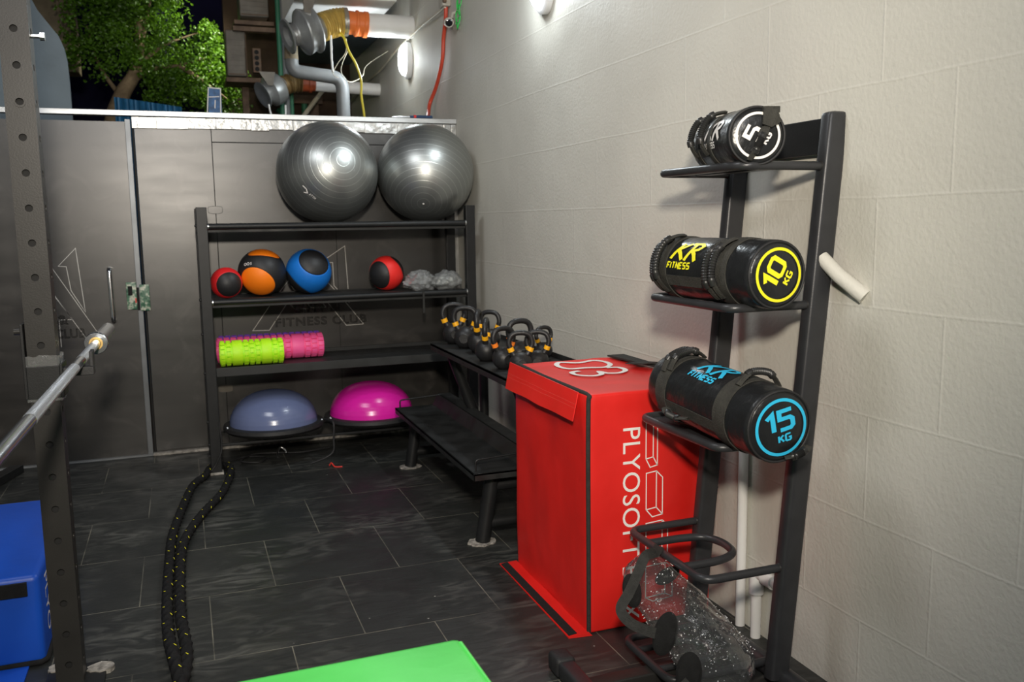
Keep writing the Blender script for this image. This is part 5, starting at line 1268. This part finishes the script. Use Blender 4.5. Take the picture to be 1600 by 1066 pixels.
# corrugated blue sheets
def corr(x0, x1, z0, z1, y, lab, top2=None, m='blue_sheet'):
    g = MB(); n = 40; vs = []
    for i in range(n+1):
        x = x0+(x1-x0)*i/n; dy = .012*math.sin(i*1.9); zt = z1+((top2 or z1)-z1)*i/n
        vs += [(x, y+dy, z0), (x, y+dy, zt), (x, y+dy+.004, zt), (x, y+dy+.004, z0)]
    fs = [(i*4+j, i*4+(j+1) % 4, i*4+4+(j+1) % 4, i*4+4+j) for i in range(n) for j in range(4)]+[(3, 2, 1, 0), (n*4, n*4+1, n*4+2, n*4+3)]
    g.add(vs, fs); tag(g.build('corrugated_sheet', M[m], smooth=0), lab, 'fence sheet')
corr(-.458, .085, -.02, 2.505, 8.5, 'blue corrugated sheet fence in front of the tree trunk', 2.435)
corr(.36, .52, -.02, 2.50, 9.44, 'darker blue sheet fence to the right below the tree', 2.52)
bs = thing('blue_sign', 'upright scuffed blue board with white edges standing above the rail', 'board', (.28, 7.0, 0))
g = MB(); g.add([(.215, 7.0, 0), (.322, 7.0, 0), (.350, 7.0, 2.395), (.258, 7.0, 2.402), (.215, 7.03, 0), (.322, 7.03, 0), (.350, 7.03, 2.395), (.258, 7.03, 2.402)], [(0, 1, 2, 3), (7, 6, 5, 4), (0, 4, 5, 1), (1, 5, 6, 2), (2, 6, 7, 3), (3, 7, 4, 0)])
g.build('panel', mat('scuffed_blue', (.03, .12, .30), .5, 0, .5, 30), bs, smooth=0)
g = MB()
for (a, b) in (((.225, 2.0), (.262, 2.40)), ((.329, 2.0), (.347, 2.395)), ((.262, 2.397), (.345, 2.392)), ((.262, 2.33), (.335, 2.335)), ((.30, 2.25), (.305, 2.31))): g.ribbon([a, b], .007, lambda u, v: (u, 6.998, v), False, 0, .1)
g.build('white_edging', M['white_print'], bs, smooth=0)
# far building
g = MB().box((-6, 14, -.05), (1.7, 14.3, 7)); tag(g.build('far_building', M['navy'], smooth=0), 'dark navy building in the far night background', 'building')
g = MB().box((-.11, 13.0, -.05), (.075, 13.4, 7)); tag(g.build('purple_column', M['purple_paint'], smooth=0), 'purple lit column far behind the tree', 'column')
spot_point('purple_column_lamp', (.1, 12.2, 4.8), 3, (.5, .35, 1), .1)

# tree
random.seed(11)
KT = .905; YT = 9.05
def T(x, dy, z): return (x*KT, YT+dy, 1.4+(z-1.4)*KT)
tr = thing('tree', 'leafy green tree lit from the right beyond the hoarding', 'tree', (-.55, 9.05, 0))
trunk = MB()
trunk.tube(smooth_path([(-.60, YT, -.03), (-.58, YT, 1.2), T(-.58, 0, 2.3), T(-.47, 0, 2.70), T(-.35, 0, 2.90), T(-.28, 0, 3.10), T(-.25, 0, 3.5)], 8), [.11-.0016*i for i in range(49)], 14)
for pts in ([T(-.40, 0, 2.82), T(-.15, -.05, 2.98), T(.10, -.1, 3.02), T(.35, -.1, 3.1)], [T(-.47, 0, 2.70), T(-.65, .1, 3.0), T(-.75, .1, 3.4)], [T(-.30, 0, 3.0), T(-.05, -.1, 3.2), T(.3, -.1, 3.35)], [T(.10, -.1, 3.02), T(.35, -.1, 2.85), T(.55, -.1, 2.7)], [T(-.28, 0, 3.1), T(-.2, 0, 3.4), T(-.1, 0, 3.8)]):
    P = smooth_path(pts, 6); trunk.tube(P, [.026-.020*i/(len(P)-1) for i in range(len(P))], 8)
trunk.build('trunk', M['bark'], tr, smooth=60)
lv = MB(); cl = []
tries = 0
while len(cl) < 450 and tries < 20000:
    tries += 1
    x = random.uniform(-.95, .72); z = random.uniform(2.25, 4.1); dy = random.uniform(-.26, .24)
    if x > .36: dy = random.uniform(-.02, .22)
    if x > .14 and z > 3.30: 
        if not (.28 < x < .60 and z < 3.50-abs(x-.42)*.6): continue
    if x > .60 and (z > 3.0 or z < 2.45): continue
    if x > .52 and z > 3.25: continue
    if z < 2.70 and x < .38 and random.random() < .92: continue
    if x < -.28 and z < 2.95 and random.random() < .9: continue
    if z < 2.92 and -.62 < x < -.22: continue
    if x < -.45 and random.random() < .3: continue
    cl.append(T(x, dy, z))
for (cx, cy, cz) in cl:
    for k in range(random.randint(26, 40)):
        d = Vector((random.gauss(0, 1), random.gauss(0, 1), random.gauss(0, .8)))*.050
        c = Vector((cx, cy, cz))+d; c.y = min(c.y, 9.38); L = random.uniform(.030, .050); wd = L*.38
        ax = Vector((random.gauss(0, 1), random.gauss(0, 1)-.2, random.gauss(0, .8)+.3)).normalized(); sd = ax.cross(Vector((random.gauss(0, 1), random.gauss(0, 1), random.gauss(0, 1)))).normalized(); nn = ax.cross(sd)
        if (c+ax*L).y > 9.40: continue
        lv.add([c, c+ax*L*.45+sd*wd, c+ax*L, c+ax*L*.45-sd*wd, c+ax*L*.5-nn*wd*.35], [(0, 1, 4), (1, 2, 4), (2, 3, 4), (3, 0, 4)])
lv.build('foliage', M['leaf'], tr, smooth=0)['kind'] = 'stuff'
